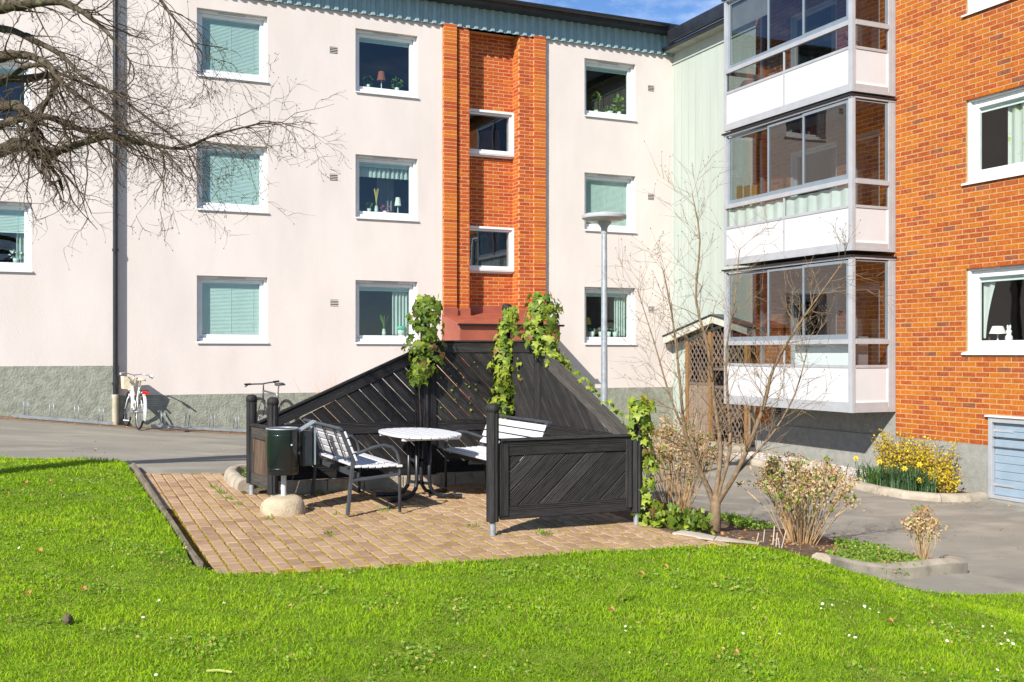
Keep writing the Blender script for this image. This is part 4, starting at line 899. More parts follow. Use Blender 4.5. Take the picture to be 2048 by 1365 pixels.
# ------------------------------------------------------------------ black timber shelter on the patio
shel = thing('timber_screen_shelter', (3.6, 10, .04), 'black stained timber screen shelter with diagonal boards and a stepped sloping top', 'shelter')
X0, X1, YB_, YF = 2.075, 5.08, 11.45, 8.47
def post(x, y, top, groove=0, foot=.12, r=.056):
    z0 = zp(y); n = 22; pf = []
    for i in range(n):
        a = 2*math.pi*i/n; rr = r - (.009 if i in (groove, (groove+n//2) % n) else 0); pf.append((rr*math.cos(a), rr*math.sin(a)))
    mb = MB(); mb.prism(pf, lambda u, v, d: (x+u, y+v, d), z0+foot, top-.045); po = mb.build('post', m_post, shel, smooth=True)
    mb = MB(); mb.lathe([(.0555, -.05), (.0595, -.048), (.0600, -.02), (.0580, .0), (.047, .016), (.028, .025), (.001, .028)], 20, (x, y, top-.04)); mb.build('post_cap', m_post, po, smooth='all')
    mb = MB(); mb.lathe([(.027, 0), (.027, foot+.01)], 14, (x, y, z0-.02), cap0=True); ft = mb.build('post_foot', m_galv, po, smooth=True)
P1, P2, P3, P4, P5, P6, P7 = (2.075, YB_), (2.15, 10.69), (4.05, YB_), (X1, YB_), (X1, 10.58), (3.62, YF), (X1, YF)
for p, t, g in ((P1, 1.165, 15), (P2, 1.165, 16), (P6, 1.17, 17), (P7, 1.17, 16), (P3, 2.2, 16), (P4, 2.2, 16), (P5, 2.15, 14)): post(p[0], p[1], t, g)
MR0, MR1 = .69, .82                                   # middle rail
rp4 = random.Random(4)
def screen(a, b, topf, ang, mw_, mr, N_, lower=True, lap=.07, mtop=None, gap=.006, st=.045, zb_=.13, brd=.138):
    """screen between posts a and b; topf(u) is the underside line of its top rail or None for a low screen"""
    a, b = Vector((*a, 0)), Vector((*b, 0)); U = (b-a); L = U.length; U.normalize(); u0, u1 = lap, L-lap; O = a; zg = zp((a.y+b.y)/2)
    pt = lambda u, z: O + U*u + Vector((0, 0, z))
    bz0, bz1 = zg+zb_, zg+zb_+.125
    rail('bottom_rail', pt(u0, (bz0+bz1)/2), pt(u1, (bz0+bz1)/2), bz1-bz0, .045, mr, shel, N_)
    rail('middle_rail', pt(u0, (MR0+MR1)/2), pt(u1, (MR0+MR1)/2), MR1-MR0, .045, mr, shel, N_)
    for u in (u0+.0225, u1-.0225): rail('stile', pt(u, bz1), pt(u, MR0), .045, .04, mr, shel, N_)
    ps, d_, n_ = strips([(u0+.03, bz1-.02), (u1-.03, bz1-.02), (u1-.03, MR0+.02), (u0+.03, MR0+.02)], ang, brd, brd-gap, .03)
    for q in ps: inplane('plank', q, d_, n_, O, U, N_, .022, mw_, shel, rp4.choice((-.004, 0, .004)), bev=.008)
    if topf:
        za, zb2 = topf(u0), topf(u1); poly = [(u0+.02, MR1-.02), (u1-.02, MR1-.02), (u1-.02, zb2+.02), (u0+.02, za+.02)]
        if za < MR1+.02: poly = [(u0+.02+(MR1-za)/((zb2-za)/(u1-u0)), MR1-.02), (u1-.02, MR1-.02), (u1-.02, zb2+.02)]
        if zb2 < MR1+.02: poly = [(u0+.02, MR1-.02), (u1-.02-(MR1-zb2)/((za-zb2)/(u1-u0)), MR1-.02), (u0+.02, za+.02)]
        ps, d_, n_ = strips(poly, ang, brd, brd-gap, .03)
        for q in ps: inplane('plank', q, d_, n_, O, U, N_, .022, mw_, shel, rp4.choice((-.004, 0, .004)), bev=.008)
        rail('top_rail', pt(u0-.03, za+.065), pt(u1+.03, zb2+.065), .13, .05, mtop or mr, shel, N_)
        k = Vector((0, 0, .014)); e_ = .137 if abs(za-zb2) > .1 else .132
        rail('cap_rail', pt(u0-.03, za+e_)+k*0, pt(u1+.03, zb2+e_)+k*0, .022, .085, mtop or mr, shel, N_)
sl_ = .4536
screen(P1, P3, lambda u: .81 + u*sl_ - .145, R(-45), m_blackwood, m_blackwood, (0, -1, 0))
screen(P3, P4, lambda u: 1.60, R(-45), m_greywood, m_greywood, (0, -1, 0), mtop=m_greywood)
screen(P4, P5, lambda u: 1.60, R(-45), m_greywood, m_greywood, (-1, 0, 0), gap=.003)
screen(P5, P7, lambda u: 1.70 - u*.437 - .145, R(-45), m_greywood, m_greywood, (-1, 0, 0), gap=.003, mtop=m_greywood2)
screen(P2, P1, None, R(-80), m_brownwood, m_greywood2, (-1, 0, 0), brd=.10)
screen(P6, P7, None, R(42), m_greywood, m_greywood, (0, -1, 0), gap=.003)
for (a, b) in ((P6, P7), (P2, P1)): rail('cap_rail', (a[0]+.07*(a is P6), a[1]+.07*(a is P2), .832), (b[0]-.07*(a is P6), b[1]-.07*(a is P2), .832), .024, .075, m_greywood, shel, (0, -1, 0) if a is P6 else (-1, 0, 0))
for x, y in ((4.05-.085, YB_-.01), (4.05+.085, YB_-.01)): rail('trim_board', (x, y, .2), (x, y, 1.58 if x > 4.05 else 1.5), .09, .05, m_blackwood, shel, (0, -1, 0))
for x in (3.72,): rail('trim_board', (x, YF-.004, .16), (x, YF-.004, .80), .085, .06, m_greywood, shel, (0, -1, 0))
rail('trim_board', (4.985, YF-.004, .16), (4.985, YF-.004, .80), .06, .06, m_greywood, shel, (0, -1, 0))
# row of concrete edging blocks under the rear screen
edg = thing('edging_blocks', (3.6, 11.38, .08), 'row of pale concrete edging blocks under the rear screen', None); edg['kind'] = 'structure'
x = 2.25; i = 0
while x < 5.0:
    L = (.46, .17, .42, .46)[i % 4]; mb = MB(); mb.box(x+.004, min(x+L, 5.02)-.004, 11.36+random.uniform(-.006, .006), 11.46, .0, zp(11.4)+.125+random.uniform(-.006, .006)); mb.build('edging_block', m_kerb, edg, bevel=.008); x += L; i += 1

# ------------------------------------------------------------------ benches, table, bin
def make_bench(loc, rz, label):
    t = thing('slatted_bench', loc, label, 'bench', 'white slatted benches in the shelter', rz, local=True); L = 1.5
    for y in (.04, L-.04):                            # end frames
        s = -1 if y < .5 else 1
        mb = MB(); mb.tube([(.50, y, 0), (.50, y, .40), (.495, y, .50), (.47, y, .585), (.42, y, .635), (.34, y, .655), (.24, y, .64), (.08, y, .585), (-.02, y, .545)], .016, 8); mb.build('armrest_leg', m_charcoal, t, smooth='all')
        mb = MB(); mb.bar((-.02, y, 0), (.035, y, .56), .03, .045, (0, 1, 0)); mb.build('rear_leg', m_charcoal, t, bevel=.004)
        mb = MB(); mb.bar((.05, y, .47), (-.085, y, .82), .03, .05, (0, 1, 0)); mb.build('back_upright', m_charcoal, t, bevel=.004)
        mb = MB(); mb.bar((.02, y, .33), (.50, y, .37), .025, .05, (0, 1, 0)); mb.build('side_rail', m_charcoal, t, bevel=.004)
        mb = MB(); mb.lathe([(.001, 0), (.014, 0), (.016, .01), (.016, .022)], 10, (.50, y, 0)); mb.build('foot_cap', m_charcoal, t)
    mb = MB(); mb.tube([(-.095, .0, .825), (-.095, L, .825)], .019, 10); mb.build('top_tube', m_charcoal, t, smooth=True)
    for x, z in ((.08, .375), (.42, .40)): mb = MB(); mb.bar((x, .05, z), (x, L-.05, z), .04, .05); mb.build('cross_rail', m_charcoal, t, bevel=.004)
    for y in (.32, .75, 1.18):
        mb = MB(); mb.bar((.03, y, .43), (.50, y, .435), .03, .012, (0, 0, 1)); mb.build('seat_strap', m_charcoal, t)
        mb = MB(); mb.bar((.035, y, .49), (-.088, y, .81), .035, .008, (1, 0, .35)); mb.build('back_strap', m_charcoal, t)
    for i in range(7):
        x = .075 + i*.069; z = .452 + .010*abs(i-3)/3 - (.012 if i == 6 else 0); mb = MB(); mb.obox((x, L/2, z), (.030, 0, 0), (0, L/2-.0, 0), (0, 0, .012)); mb.build('seat_slat', m_bench, t, bevel=.008)
    b0, b1 = Vector((.050, 0, .505)), Vector((-.072, 0, .80)); dv = (b1-b0).normalized(); nv = Vector((dv.z, 0, -dv.x))
    for i in range(4):
        c = b0.lerp(b1, (i+.5)/4) + nv*.016; mb = MB(); mb.obox((c.x, L/2, c.z), dv*.034, (0, L/2, 0), nv*.010); mb.build('back_slat', m_bench, t, bevel=.007)
    return t
make_bench((2.69, 9.72, zp(10.4)), 0, 'white slatted bench on the left side of the table, facing right')
make_bench((4.70, 11.22, zp(10.4)), math.pi, 'white slatted bench against the right screen, half behind the front post')
tb = thing('slatted_table', (3.685, 10.62, zp(10.6)), 'white slatted table with rounded ends on a black tube pedestal', 'table', local=True)
TH = .70; la, lb, pw = .37, .66, 2.6
nsl = 8; sw_ = 2*la/nsl
for i in range(nsl):
    xa, xb = -la+i*sw_+.005, -la+(i+1)*sw_-.005; q = []
    for k in range(9):
        x = xa+(xb-xa)*k/8; q.append((x, lb*(max(0, 1-abs(x/la)**pw))**(1/pw)))
    poly = q + [(x, -y) for x, y in q[::-1]]
    mb = MB(); mb.prism(poly, lambda u, v, d: (u, v, d), TH-.028, TH); mb.build('table_slat', m_bench, tb, bevel=.006)
for y in (-.38, .38): mb = MB(); mb.bar((-.31, y, TH-.045), (.31, y, TH-.045), .06, .03); mb.build('table_batten', m_bench, tb)
mb = MB(); mb.box(-.16, .16, -.30, .30, TH-.062, TH-.030); mb.build('mounting_plate', m_charcoal, tb)
for sx in (-1, 1):
    for sy in (-1, 1):
        x, y = sx*.07, sy*.13; mb = MB(); mb.tube([(x, y, TH-.05), (x, y, .20), (x+sx*.01, y+sy*.005, .12), (x+sx*.06, y+sy*.02, .05), (x+sx*.13, y+sy*.045, .028), (x+sx*.30, y+sy*.10, .022)], .021, 10); mb.build('leg', m_black, tb, smooth='all')
        mb = MB(); mb.tube([(x+sx*.25, y+sy*.085, .024), (x+sx*.33, y+sy*.11, .022)], .026, 10); mb.build('foot_cap', m_black, tb, smooth=True)
for z in (.16, .40): mb = MB(); mb.bar((-.07, -.13, z), (.07, .13, z), .02, .03); mb.bar((-.07, .13, z), (.07, -.13, z), .02, .03); mb.build('brace', m_black, tb)
bx, by = 2.16, 10.22; bz = zp(by)
lb_ = thing('litter_bin', (bx, by, bz), 'dark green cylindrical litter bin on a pale post in a rounded concrete block', 'litter bin')
mb = MB(); n = 28; prof = [(.205, -.02), (.215, .03), (.205, .09), (.175, .135), (.12, .160), (.05, .168), (.001, .17)]; mb.lathe(prof, n, (bx, by, bz))
mb.v = [(x + .014*math.sin(7*y+z*20), y + .012*math.sin(9*x+z*15), z + .006*math.sin(11*x+13*y)) for x, y, z in mb.v]; mb.build('concrete_base', m_stone, lb_, smooth='all')
mb = MB(); mb.tube([(bx, by, bz+.12), (bx, by, bz+.48)], .026, 14); mb.build('pole', m_whitepanel, lb_, smooth=True)
mb = MB(); mb.tube([(bx+.02, by+.05, bz+.36), (bx+.02, by+.05, bz+.80)], .022, 12); mb.build('back_pole', m_black, lb_, smooth=True)
mb = MB(); mb.lathe([(.001, .02), (.148, .02), (.154, .03), (.154, .46), (.148, .46), (.146, .06), (.001, .05)], 36, (bx-.02, by-.04, bz+.36)); cyl = mb.build('bin_drum', m_bin, lb_, smooth=True)
mb = MB(); mb.tube([(bx-.02+.152*math.cos(a), by-.04+.152*math.sin(a), bz+.82) for a in [2*math.pi*i/36 for i in range(36)]], .008, 8, closed=True); mb.build('rim', m_galv, cyl, smooth='all')
for dz in (.08, .40): mb = MB(); mb.lathe([(.1545, -.004), (.157, 0), (.1545, .004)], 36, (bx-.02, by-.04, bz+.36+dz)); mb.build('bead', m_bin, cyl, smooth='all')
mb = MB(); mb.obox((bx+.215, by-.02, bz+.62), (.05, -.0, 0), (0, .055, 0), (0, 0, .17)); ash = mb.build('ash_box', m_black, lb_, bevel=.006)
mb = MB(); mb.obox((bx+.215, by-.02, bz+.835), (.085, 0, .05), (0, .075, 0), (-.004, 0, .006)); mb.build('ash_lid', m_alu_d, ash, bevel=.003)
mb = MB(); mb.obox((bx+.29, by-.02, bz+.64), (.006, 0, 0), (0, .07, 0), (0, 0, .18)); mb.build('ash_plate', m_alu_d, ash, bevel=.003)
mb = MB(); mb.bar((bx+.13, by, bz+.62), (bx+.18, by, bz+.62), .06, .05); mb.build('bracket', m_black, lb_)
for dz, dx, dy in ((.31, -.02+.154*math.cos(-1.2), -.04+.156*math.sin(-1.2)),):
    mb = MB(); mb.tube([(bx+dx, by+dy+.01, bz+.36+dz), (bx+dx, by+dy-.004, bz+.36+dz)], .008, 8); mb.build('bolt', m_white, lb_)

# ------------------------------------------------------------------ lamp post
lx, ly = 7.16, 12.8; lz = H(lx, ly)
lp = thing('street_lamp', (lx, ly, lz), 'grey lamp post with flat round head behind the shelter', 'street lamp')
mb = MB(); mb.tube([(lx, ly, lz-.1), (lx, ly, 1.2), (lx, ly, 3.27)], [.055, .046, .038], 18); mb.build('pole', m_galv, lp, smooth=True)
mb = MB(); mb.lathe([(.040, -.16), (.044, -.15), (.046, -.08), (.060, -.05), (.095, -.01), (.10, .015)], 24, (lx, ly, 3.41)); mb.build('neck', m_lampgrey, lp, smooth='all')
mb = MB(); mb.lathe([(.09, 0), (.22, .008), (.285, .03), (.29, .045)], 32, (lx, ly, 3.42), cap0=True); mb.build('bowl', m_lampglass, lp, smooth='all')
mb = MB(); mb.lathe([(.285, .0), (.306, .0), (.312, .012), (.308, .045), (.285, .062), (.15, .085), (.001, .09)], 36, (lx, ly, 3.463)); mb.build('hood', m_lampgrey, lp, smooth=True)

# ------------------------------------------------------------------ bicycles
def bicycle(loc, heading, label, paint, city):
    t = thing('bicycle', loc, label, 'bicycle', None, heading, local=True)      # local x runs forward, origin under the rear wheel
    wb, r = 1.07, .335
    t.rotation_euler = (R(6 if city else -4), 0, heading)
    for x in (0, wb):
        wv = [(x + (r-.018)*math.cos(a), 0, r + (r-.018)*math.sin(a)) for a in [2*math.pi*i/40 for i in range(40)]]
        mb = MB(); mb.tube(wv, .021 if city else .026, 8, closed=True); wh = mb.build('wheel', m_tyre, t, smooth='all')
        mb = MB(); mb.tube([(x + (r-.045)*math.cos(a), 0, r + (r-.045)*math.sin(a)) for a in [2*math.pi*i/40 for i in range(40)]], .011, 6, closed=True); mb.build('rim', m_chrome, wh, smooth='all')
        mb = MB(); mb.tube([(x, -.035, r), (x, .035, r)], .022, 10)
        for k in range(18): a = 2*math.pi*k/18; s = .025*(-1)**k; mb.tube([(x + .02*math.cos(a+.5), s, r + .02*math.sin(a+.5)), (x + (r-.05)*math.cos(a), 0, r + (r-.05)*math.sin(a))], .0014, 3, cap=False)
        mb.build('spokes', m_chrome, wh)
        if city:
            a0, a1 = (R(20), R(205)) if x == 0 else (R(40), R(190)); pts = [(x + (r+.022)*math.cos(a), r + (r+.022)*math.sin(a)) for a in np.linspace(a0, a1, 18)]
            mb = MB(); V = []; 
            for px_, pz_ in pts: V += [(px_, -.028, pz_-.006), (px_, -.016, pz_+.006), (px_, .016, pz_+.006), (px_, .028, pz_-.006)]
            mb.add(V, [(4*i+j, 4*i+j+1, 4*i+5+j, 4*i+4+j) for i in range(len(pts)-1) for j in range(3)]); mb.build('mudguard', paint, wh, smooth='all', fixn=False)
    bb, hd0, hd1 = Vector((.46, 0, .30)), Vector((.93, 0, .62)), Vector((.885, 0, .80)); st = Vector((.30, 0, .78))
    mb = MB(); mb.tube([bb, st], .017, 8); mb.tube([hd0, hd1], .02, 8)
    if city: mb.tube([hd0 + Vector((-.01, 0, .02)), (.70, 0, .40), bb], .020, 8); mb.tube([hd1, (.66, 0, .52), bb.lerp(st, .35)], .014, 8)
    else: mb.tube([hd0, bb], .021, 8); mb.tube([hd1, bb.lerp(st, .93)], .018, 8)
    for s in (-.05, .05): mb.tube([bb + Vector((0, s*.4, 0)), (.0, s, r)], .010, 6); mb.tube([bb.lerp(st, .85) + Vector((0, s*.3, 0)), (0, s, r)], .008, 6)
    mb.build('frame', paint, t, smooth='all')
    mb = MB()
    for s in (-.055, .055): mb.tube([hd0 + Vector((0, s*.5, 0)), (.97, s, .52), (wb, s, r)], .011, 6)
    mb.tube([hd0 + Vector((0, -.05, 0)), hd0 + Vector((0, .05, 0))], .014, 6); mb.build('fork', paint, t, smooth='all')
    top = hd1 + Vector((-.03, 0, .12 if not city else .20)); mb = MB(); mb.tube([hd1, top], .013, 8)
    if city: mb.tube([top + Vector((-.22, -.30, .0)), top + Vector((-.08, -.27, .02)), top + Vector((.05, -.15, .03)), top + Vector((.04, 0, 0)), top + Vector((.05, .15, .03)), top + Vector((-.08, .27, .02)), top + Vector((-.22, .30, .0))], .011, 8)
    else: mb.tube([top + Vector((.06, -.33, .02)), top + Vector((.07, -.15, .01)), top + Vector((.08, 0, 0)), top + Vector((.07, .15, .01)), top + Vector((.06, .33, .02))], .013, 8); mb.tube([top, top + Vector((.08, 0, 0))], .016, 8)
    hb = mb.build('handlebar', m_chrome if city else m_charcoal, t, smooth='all')
    for s in (-1, 1):
        mb = MB()
        if city: mb.tube([top + Vector((-.23, s*.302, -.002)), top + Vector((-.12, s*.278, .015))], .017, 8)
        else: mb.tube([top + Vector((.06, s*.34, .02)), top + Vector((.063, s*.22, .015))], .018, 8)
        mb.build('grip', m_wht_b if city else m_tyre, hb, smooth=True)
        mb = MB(); mb.bar(top + Vector((-.06 if city else .09, s*.27, .0)), top + Vector((-.14 if city else .12, s*.31, -.03)), .02, .02); mb.build('brake_lever', m_charcoal, hb)
    sp = st + (st-bb).normalized()*.13; mb = MB(); mb.tube([st, sp], .013, 8); mb.build('seat_post', m_chrome, t, smooth=True)
    mb = MB(); V = []; prof = [(-.13, .075, 0), (-.10, .085, .02), (-.03, .075, .025), (.05, .035, .018), (.13, .018, .01), (.145, .008, 0)]
    for x, hw, z in prof:
        V += [(sp.x+x, -hw, sp.z+.005), (sp.x+x, -hw*.6, sp.z+.03+z), (sp.x+x, hw*.6, sp.z+.03+z), (sp.x+x, hw, sp.z+.005)]
    mb.add(V, [(4*i+j, 4*i+(j+1) % 4, 4*i+4+(j+1) % 4, 4*i+4+j) for i in range(5) for j in range(4)] + [(0, 1, 2, 3), (20, 23, 22, 21)]); mb.build('saddle', m_wicker if city else m_charcoal, t, smooth='all')
    mb = MB(); mb.tube([bb + Vector((0, -.07, 0)), bb + Vector((0, .07, 0))], .02, 8); mb.lathe([(.001, -.004), (.095, -.004), (.095, .004), (.001, .004)], 20); k = len(mb.v)
    mb.v[k-80:] = [(bb.x + x, .055 + z, bb.z + y) for x, y, z in mb.v[k-80:]]
    mb.bar(bb + Vector((0, .075, 0)), bb + Vector((.05, .085, -.16)), .015, .02); mb.bar(bb + Vector((0, -.075, 0)), bb + Vector((-.05, -.085, .16)), .015, .02); mb.build('crankset', m_chrome, t)
    for s in (1, -1): mb = MB(); mb.obox(bb + Vector((.05*s, .13*s, -.16*s)), (.045, 0, 0), (0, .045, 0), (0, 0, .011)); mb.build('pedal', m_wht_b if city else m_charcoal, t)
    if city:
        mb = MB()
        for s in (-.06, .06): mb.tube([(.24, s, .72), (-.06, s, .74), (-.20, s, .73)], .006, 6); mb.tube([(-.10, s, .735), (0, s, r)], .005, 6)
        for x in (.1, -.02, -.14): mb.tube([(x, -.06, .735), (x, .06, .735)], .005, 6)
        mb.build('luggage_rack', m_black, t, smooth='all')
        mb = MB(); mb.obox((-.215, 0, .69), (.012, 0, 0), (0, .055, 0), (0, 0, .028)); mb.build('rear_reflector', m_red, t, bevel=.005)
        mb = MB(); b0 = Vector((1.05, 0, .72)); z0, z1 = b0.z, b0.z+.24
        V = [(b0.x-.12, -.15, z0), (b0.x+.10, -.15, z0), (b0.x+.10, .15, z0), (b0.x-.12, .15, z0), (b0.x-.15, -.18, z1), (b0.x+.14, -.18, z1), (b0.x+.14, .18, z1), (b0.x-.15, .18, z1)]
        mb.add(V, [(0,1,2,3),(0,1,5,4),(1,2,6,5),(2,3,7,6),(3,0,4,7)]); mb.build('basket', m_wicker, t, fixn=False)
    if not city: t.scale = (1.1, 1.1, 1.12)
    return t
b1 = Vector((1.66, 20.55)); bicycle((b1.x, b1.y, H(*b1)-.02), math.atan2(1.07, -.14), 'white city bicycle with red rear reflector beside the black downpipe', m_wht_b, True)
b2 = Vector((4.40, 20.35)); bicycle((b2.x, b2.y, H(*b2)-.02), math.atan2(1.0, -.27), 'dark grey flat-bar bicycle behind the left fence posts', m_grey_b, False)
# bicycle racks
def rack(x0, x1, y, n, label):
    t = thing('bicycle_rack', ((x0+x1)/2, y, H((x0+x1)/2, y)), label, 'bicycle rack', 'bicycle racks along the pink wall')
    a, b = (x0, y, H(x0, y)+.03), (x1, y, H(x1, y)+.03)
    mb = MB(); mb.bar(a, b, .06, .05); mb.build('base_rail', m_galv, t)
    mb = MB(); mb.bar((a[0], y+.30, a[2]), (b[0], y+.30, b[2]), .04, .03); mb.build('rear_rail', m_galv, t)
    for i in range(n):
        x = x0+(x1-x0)*(i+.5)/n; z = H(x, y)+.03
        for dx in (-.035, .035):
            mb = MB(); mb.tube([(x+dx, y, z), (x+dx, y+.02, z+.24), (x+dx, y+.06, z+.30), (x+dx, y+.10, z+.24), (x+dx, y+.28, z)], .007, 6); mb.build('hoop', m_galv, t, smooth='all')
rack(-.45, 1.27, 21.25, 4, 'galvanised bicycle rack left of the downpipe'); rack(1.95, 4.3, 21.4, 5, 'galvanised bicycle rack right of the white bicycle')

# ------------------------------------------------------------------ plants
rp_ = random.Random(11)
def rv(s=1): return Vector((rp_.uniform(-s, s), rp_.uniform(-s, s), rp_.uniform(-s, s)))
def smooth_path(pts, k=3):
    P = [Vector(p) for p in pts]; o = []
    for i in range(len(P)-1):
        p0, p1, p2, p3 = P[max(i-1, 0)], P[i], P[i+1], P[min(i+2, len(P)-1)]
        for j in range(k):
            t = j/k; o.append(.5*((2*p1)+(p2-p0)*t+(2*p0-5*p1+4*p2-p3)*t*t+(3*p1-p0-3*p2+p3)*t**3))
    return o + [P[-1]]
def twig(mb, p, d, L, r, depth, spread, droop, mi=0, buds=None, n=5, kids=(2, 4), crook=.28, kidlen=(.45, .75)):
    """a crooked shoot with side shoots"""
    pts = [p.copy()]; d = d.normalized(); seg = L/n; q = p.copy()
    for i in range(n):
        d = (d + rv(crook) + Vector((0, 0, droop))).normalized(); q = q + d*seg; pts.append(q.copy())
    mb.tube(pts, [r*(1-.72*i/n) for i in range(n+1)], 5 if r > .006 else 3, cap=False, mi=mi)
    if buds is not None and depth == 0:
        e = pts[-1]; s = buds; mb.add([e+Vector((s, 0, 0)), e+Vector((-s*.5, s*.8, 0)), e+Vector((-s*.5, -s*.8, 0)), e+d*s*2.2, e-d*s*.8], [(0,1,3),(1,2,3),(2,0,3),(1,0,4),(2,1,4),(0,2,4)], mi)
    if depth > 0:
        for _ in range(rp_.randint(*kids)):
            t = rp_.uniform(.25, 1.0); i = min(int(t*n), n-1); a = pts[i].lerp(pts[i+1], t*n-i) if t < 1 else pts[-1]
            dd = (pts[i+1]-pts[i]).normalized(); side = dd.cross(rv()).normalized(); nd = (dd*(1-spread*.4) + side*spread).normalized()
            twig(mb, a, nd, L*rp_.uniform(*kidlen), max(r*(1-.6*t)*.7, .0022), depth-1, spread, droop, mi, buds, max(3, n-1), kids, crook, kidlen)

LIMBS = dict(A=[(-1.06,12.1,3.4),(-.63,11.57,3.49),(-.35,11.12,3.52),(-.17,10.93,3.57),(.02,10.73,3.44),(.18,10.66,3.49),(.39,10.46,3.55),(.62,10.24,3.58),(.91,10.01,3.49),(1.16,9.78,3.43),(1.41,9.56,3.53),(1.72,9.32,3.60)],
 B=[(-1.3,12.32,3.67),(-.68,11.71,3.73),(-.36,11.34,3.81),(-.21,11.17,3.84),(.06,10.94,3.85),(.24,10.75,3.75),(.44,10.44,3.63),(.62,10.24,3.57)],
 C=[(-1.1,12.0,3.98),(-.36,11.34,3.99),(-.19,11.16,3.97),(-.12,11.02,3.87),(-.06,10.88,3.73),(-.03,10.76,3.56),(.02,10.73,3.47)],
 D=[(-1.04,11.87,4.4),(-.34,11.01,4.39),(-.24,10.85,4.38),(-.08,10.67,4.34),(.07,10.49,4.23),(.13,10.36,4.11),(.24,10.2,3.96),(.44,10.0,3.77),(.68,9.78,3.56),(.95,9.55,3.36)],
 E=[(-1.2,12.16,4.05),(-.36,11.45,4.24),(-.17,11.15,4.33),(.01,10.85,4.31),(.19,10.55,4.17),(.41,10.23,4.02),(.65,10.01,3.93)],
 F=[(-.36,11.56,4.32),(-.13,11.24,4.26),(.04,10.94,4.24),(.15,10.68,4.16),(.11,10.7,4.05),(.05,10.72,3.94),(0,10.74,3.83)],
 G=[(-1.24,11.74,4.83),(-.33,10.68,4.77),(-.16,10.49,4.75),(.11,10.15,4.72),(.29,9.96,4.62),(.45,9.78,4.46),(.57,9.61,4.29),(.69,9.45,4.08)],
 H=[(-1.04,11.87,4.8),(-.35,11.12,4.69),(-.08,10.78,4.53),(.18,10.44,4.32),(.34,10.15,4.08),(.6,9.82,3.86),(.87,9.59,3.62),(1.13,9.36,3.38)],
 I=[(-.77,11.09,5.17),(-.08,10.34,5.16),(.47,9.76,4.92),(.85,9.38,4.68),(1.03,9.18,4.39),(1.21,9.0,4.11)])
LR = dict(A=(.085, .008), B=(.062, .022), C=(.06, .035), D=(.06, .010), E=(.04, .008), F=(.035, .02), G=(.085, .009), H=(.045, .008), I=(.04, .007))
tx, ty = -2.25, 12.1; tz0 = H(tx, ty)
tree = thing('bare_tree', (tx, ty, tz0), 'leafless spreading tree with lichened crooked branches reaching in from the left', 'tree')
mb = MB(); mb.tube(smooth_path([(tx, ty, tz0-.2), (tx+.02, ty, tz0+.3), (tx+.05, ty-.03, 1.4), (tx+.02, ty+.02, 2.4), (tx+.15, ty-.05, 3.2), (tx+.1, ty-.1, 4.2), (tx+.2, ty-.3, 5.6)]), [.24, .22, .2, .19, .185, .18, .175, .17, .17, .165, .165, .16, .15, .14, .12, .1, .085, .07, .05], 14); mb.build('trunk', m_bark, tree, smooth='all')
tw = MB()
for k, L in LIMBS.items():
    r0, r1 = LR[k]; full = list(L)
    if k not in 'F': st_ = Vector((tx+.1, ty-.1, min(max(L[0][2]-.5, 2.6), 4.6))); full = [tuple(st_), tuple(st_.lerp(Vector(L[0]), .5)+rv(.06))] + full
    pth = smooth_path(full, 3); n_ = len(pth); rad = [(r1+(r0*1.25-r1)*(1-i/(n_-1))**1.45)*(1+.10*math.sin(i*2.3)+.08*rp_.uniform(-1, 1)) for i in range(n_)]
    mb = MB(); mb.tube(pth, rad, 9); mb.build('limb', m_bark, tree, smooth='all')
    i0 = 5 if k != 'F' else 2
    for i in range(i0, n_):
        P = pth[i]; d = (pth[min(i+1, n_-1)]-pth[i-1]).normalized(); fr = i/n_
        for _ in range(rp_.choice((0, 1, 1, 2)) if fr < .55 else rp_.choice((1, 2, 3))):
            side = d.cross(rv()).normalized(); nd = (d*rp_.uniform(.4, 1.0)+side*rp_.uniform(.4, .9)+Vector((.18, -.1, -.15))).normalized()
            twig(tw, P, nd, rp_.uniform(.28, .9)*(1.0 if fr > .4 else .75), max(rad[i]*.30, .005) if rad[i] < .03 else .010, 2, .8, -.05, 0, .006, 7, (2, 4), .42, (.35, .6))
    e = pth[-1]; d = (pth[-1]-pth[-3]).normalized()
    for _ in range(3 if k in 'AD' else 2): twig(tw, e, d + rv(.35), rp_.uniform(.35, .65), max(r1*.8, .006), 3, .75, -.06, 0, .006, 8, (2, 4), .36, (.4, .65))
tw.build('twigs', m_twig, tree, fixn=False, kind='stuff')
tri = len(tw.f)

# multi-stem young tree in the bed
STEMS = [[(6.04,8.58,-.2),(6.01,8.59,.16),(5.85,8.61,.51),(5.71,8.61,.85),(5.61,8.55,1.34),(5.55,8.58,1.92),(5.41,8.53,2.39)],
 [(6.04,8.58,.0),(6.04,8.58,.16),(6.12,8.6,.64),(6.09,8.67,1.13),(6.04,8.69,1.63),(5.98,8.82,2.13),(6.02,8.81,2.73),(5.95,8.84,3.18)],
 [(6.05,8.58,.0),(6.07,8.57,.21),(6.23,8.6,.64),(6.27,8.69,1.13),(6.26,8.7,1.63),(6.4,8.75,2.14),(6.44,8.73,2.64)],
 [(6.05,8.58,.0),(6.07,8.57,.13),(6.16,8.42,.41),(6.24,8.27,.76),(6.3,8.13,1.15),(6.3,8.02,1.44),(6.43,7.86,1.81),(6.57,7.68,2.14),(6.71,7.51,2.45)],
 [(6.04,8.58,.0),(6.03,8.58,.16),(5.98,8.71,.39),(5.96,8.94,.72),(5.85,9.1,1.17),(5.77,9.25,1.68),(5.66,9.41,2.25)],
 [(6.16,8.42,.41),(6.35,8.35,.62),(6.55,8.3,.85),(6.75,8.25,1.2),(6.85,8.2,1.6)]]
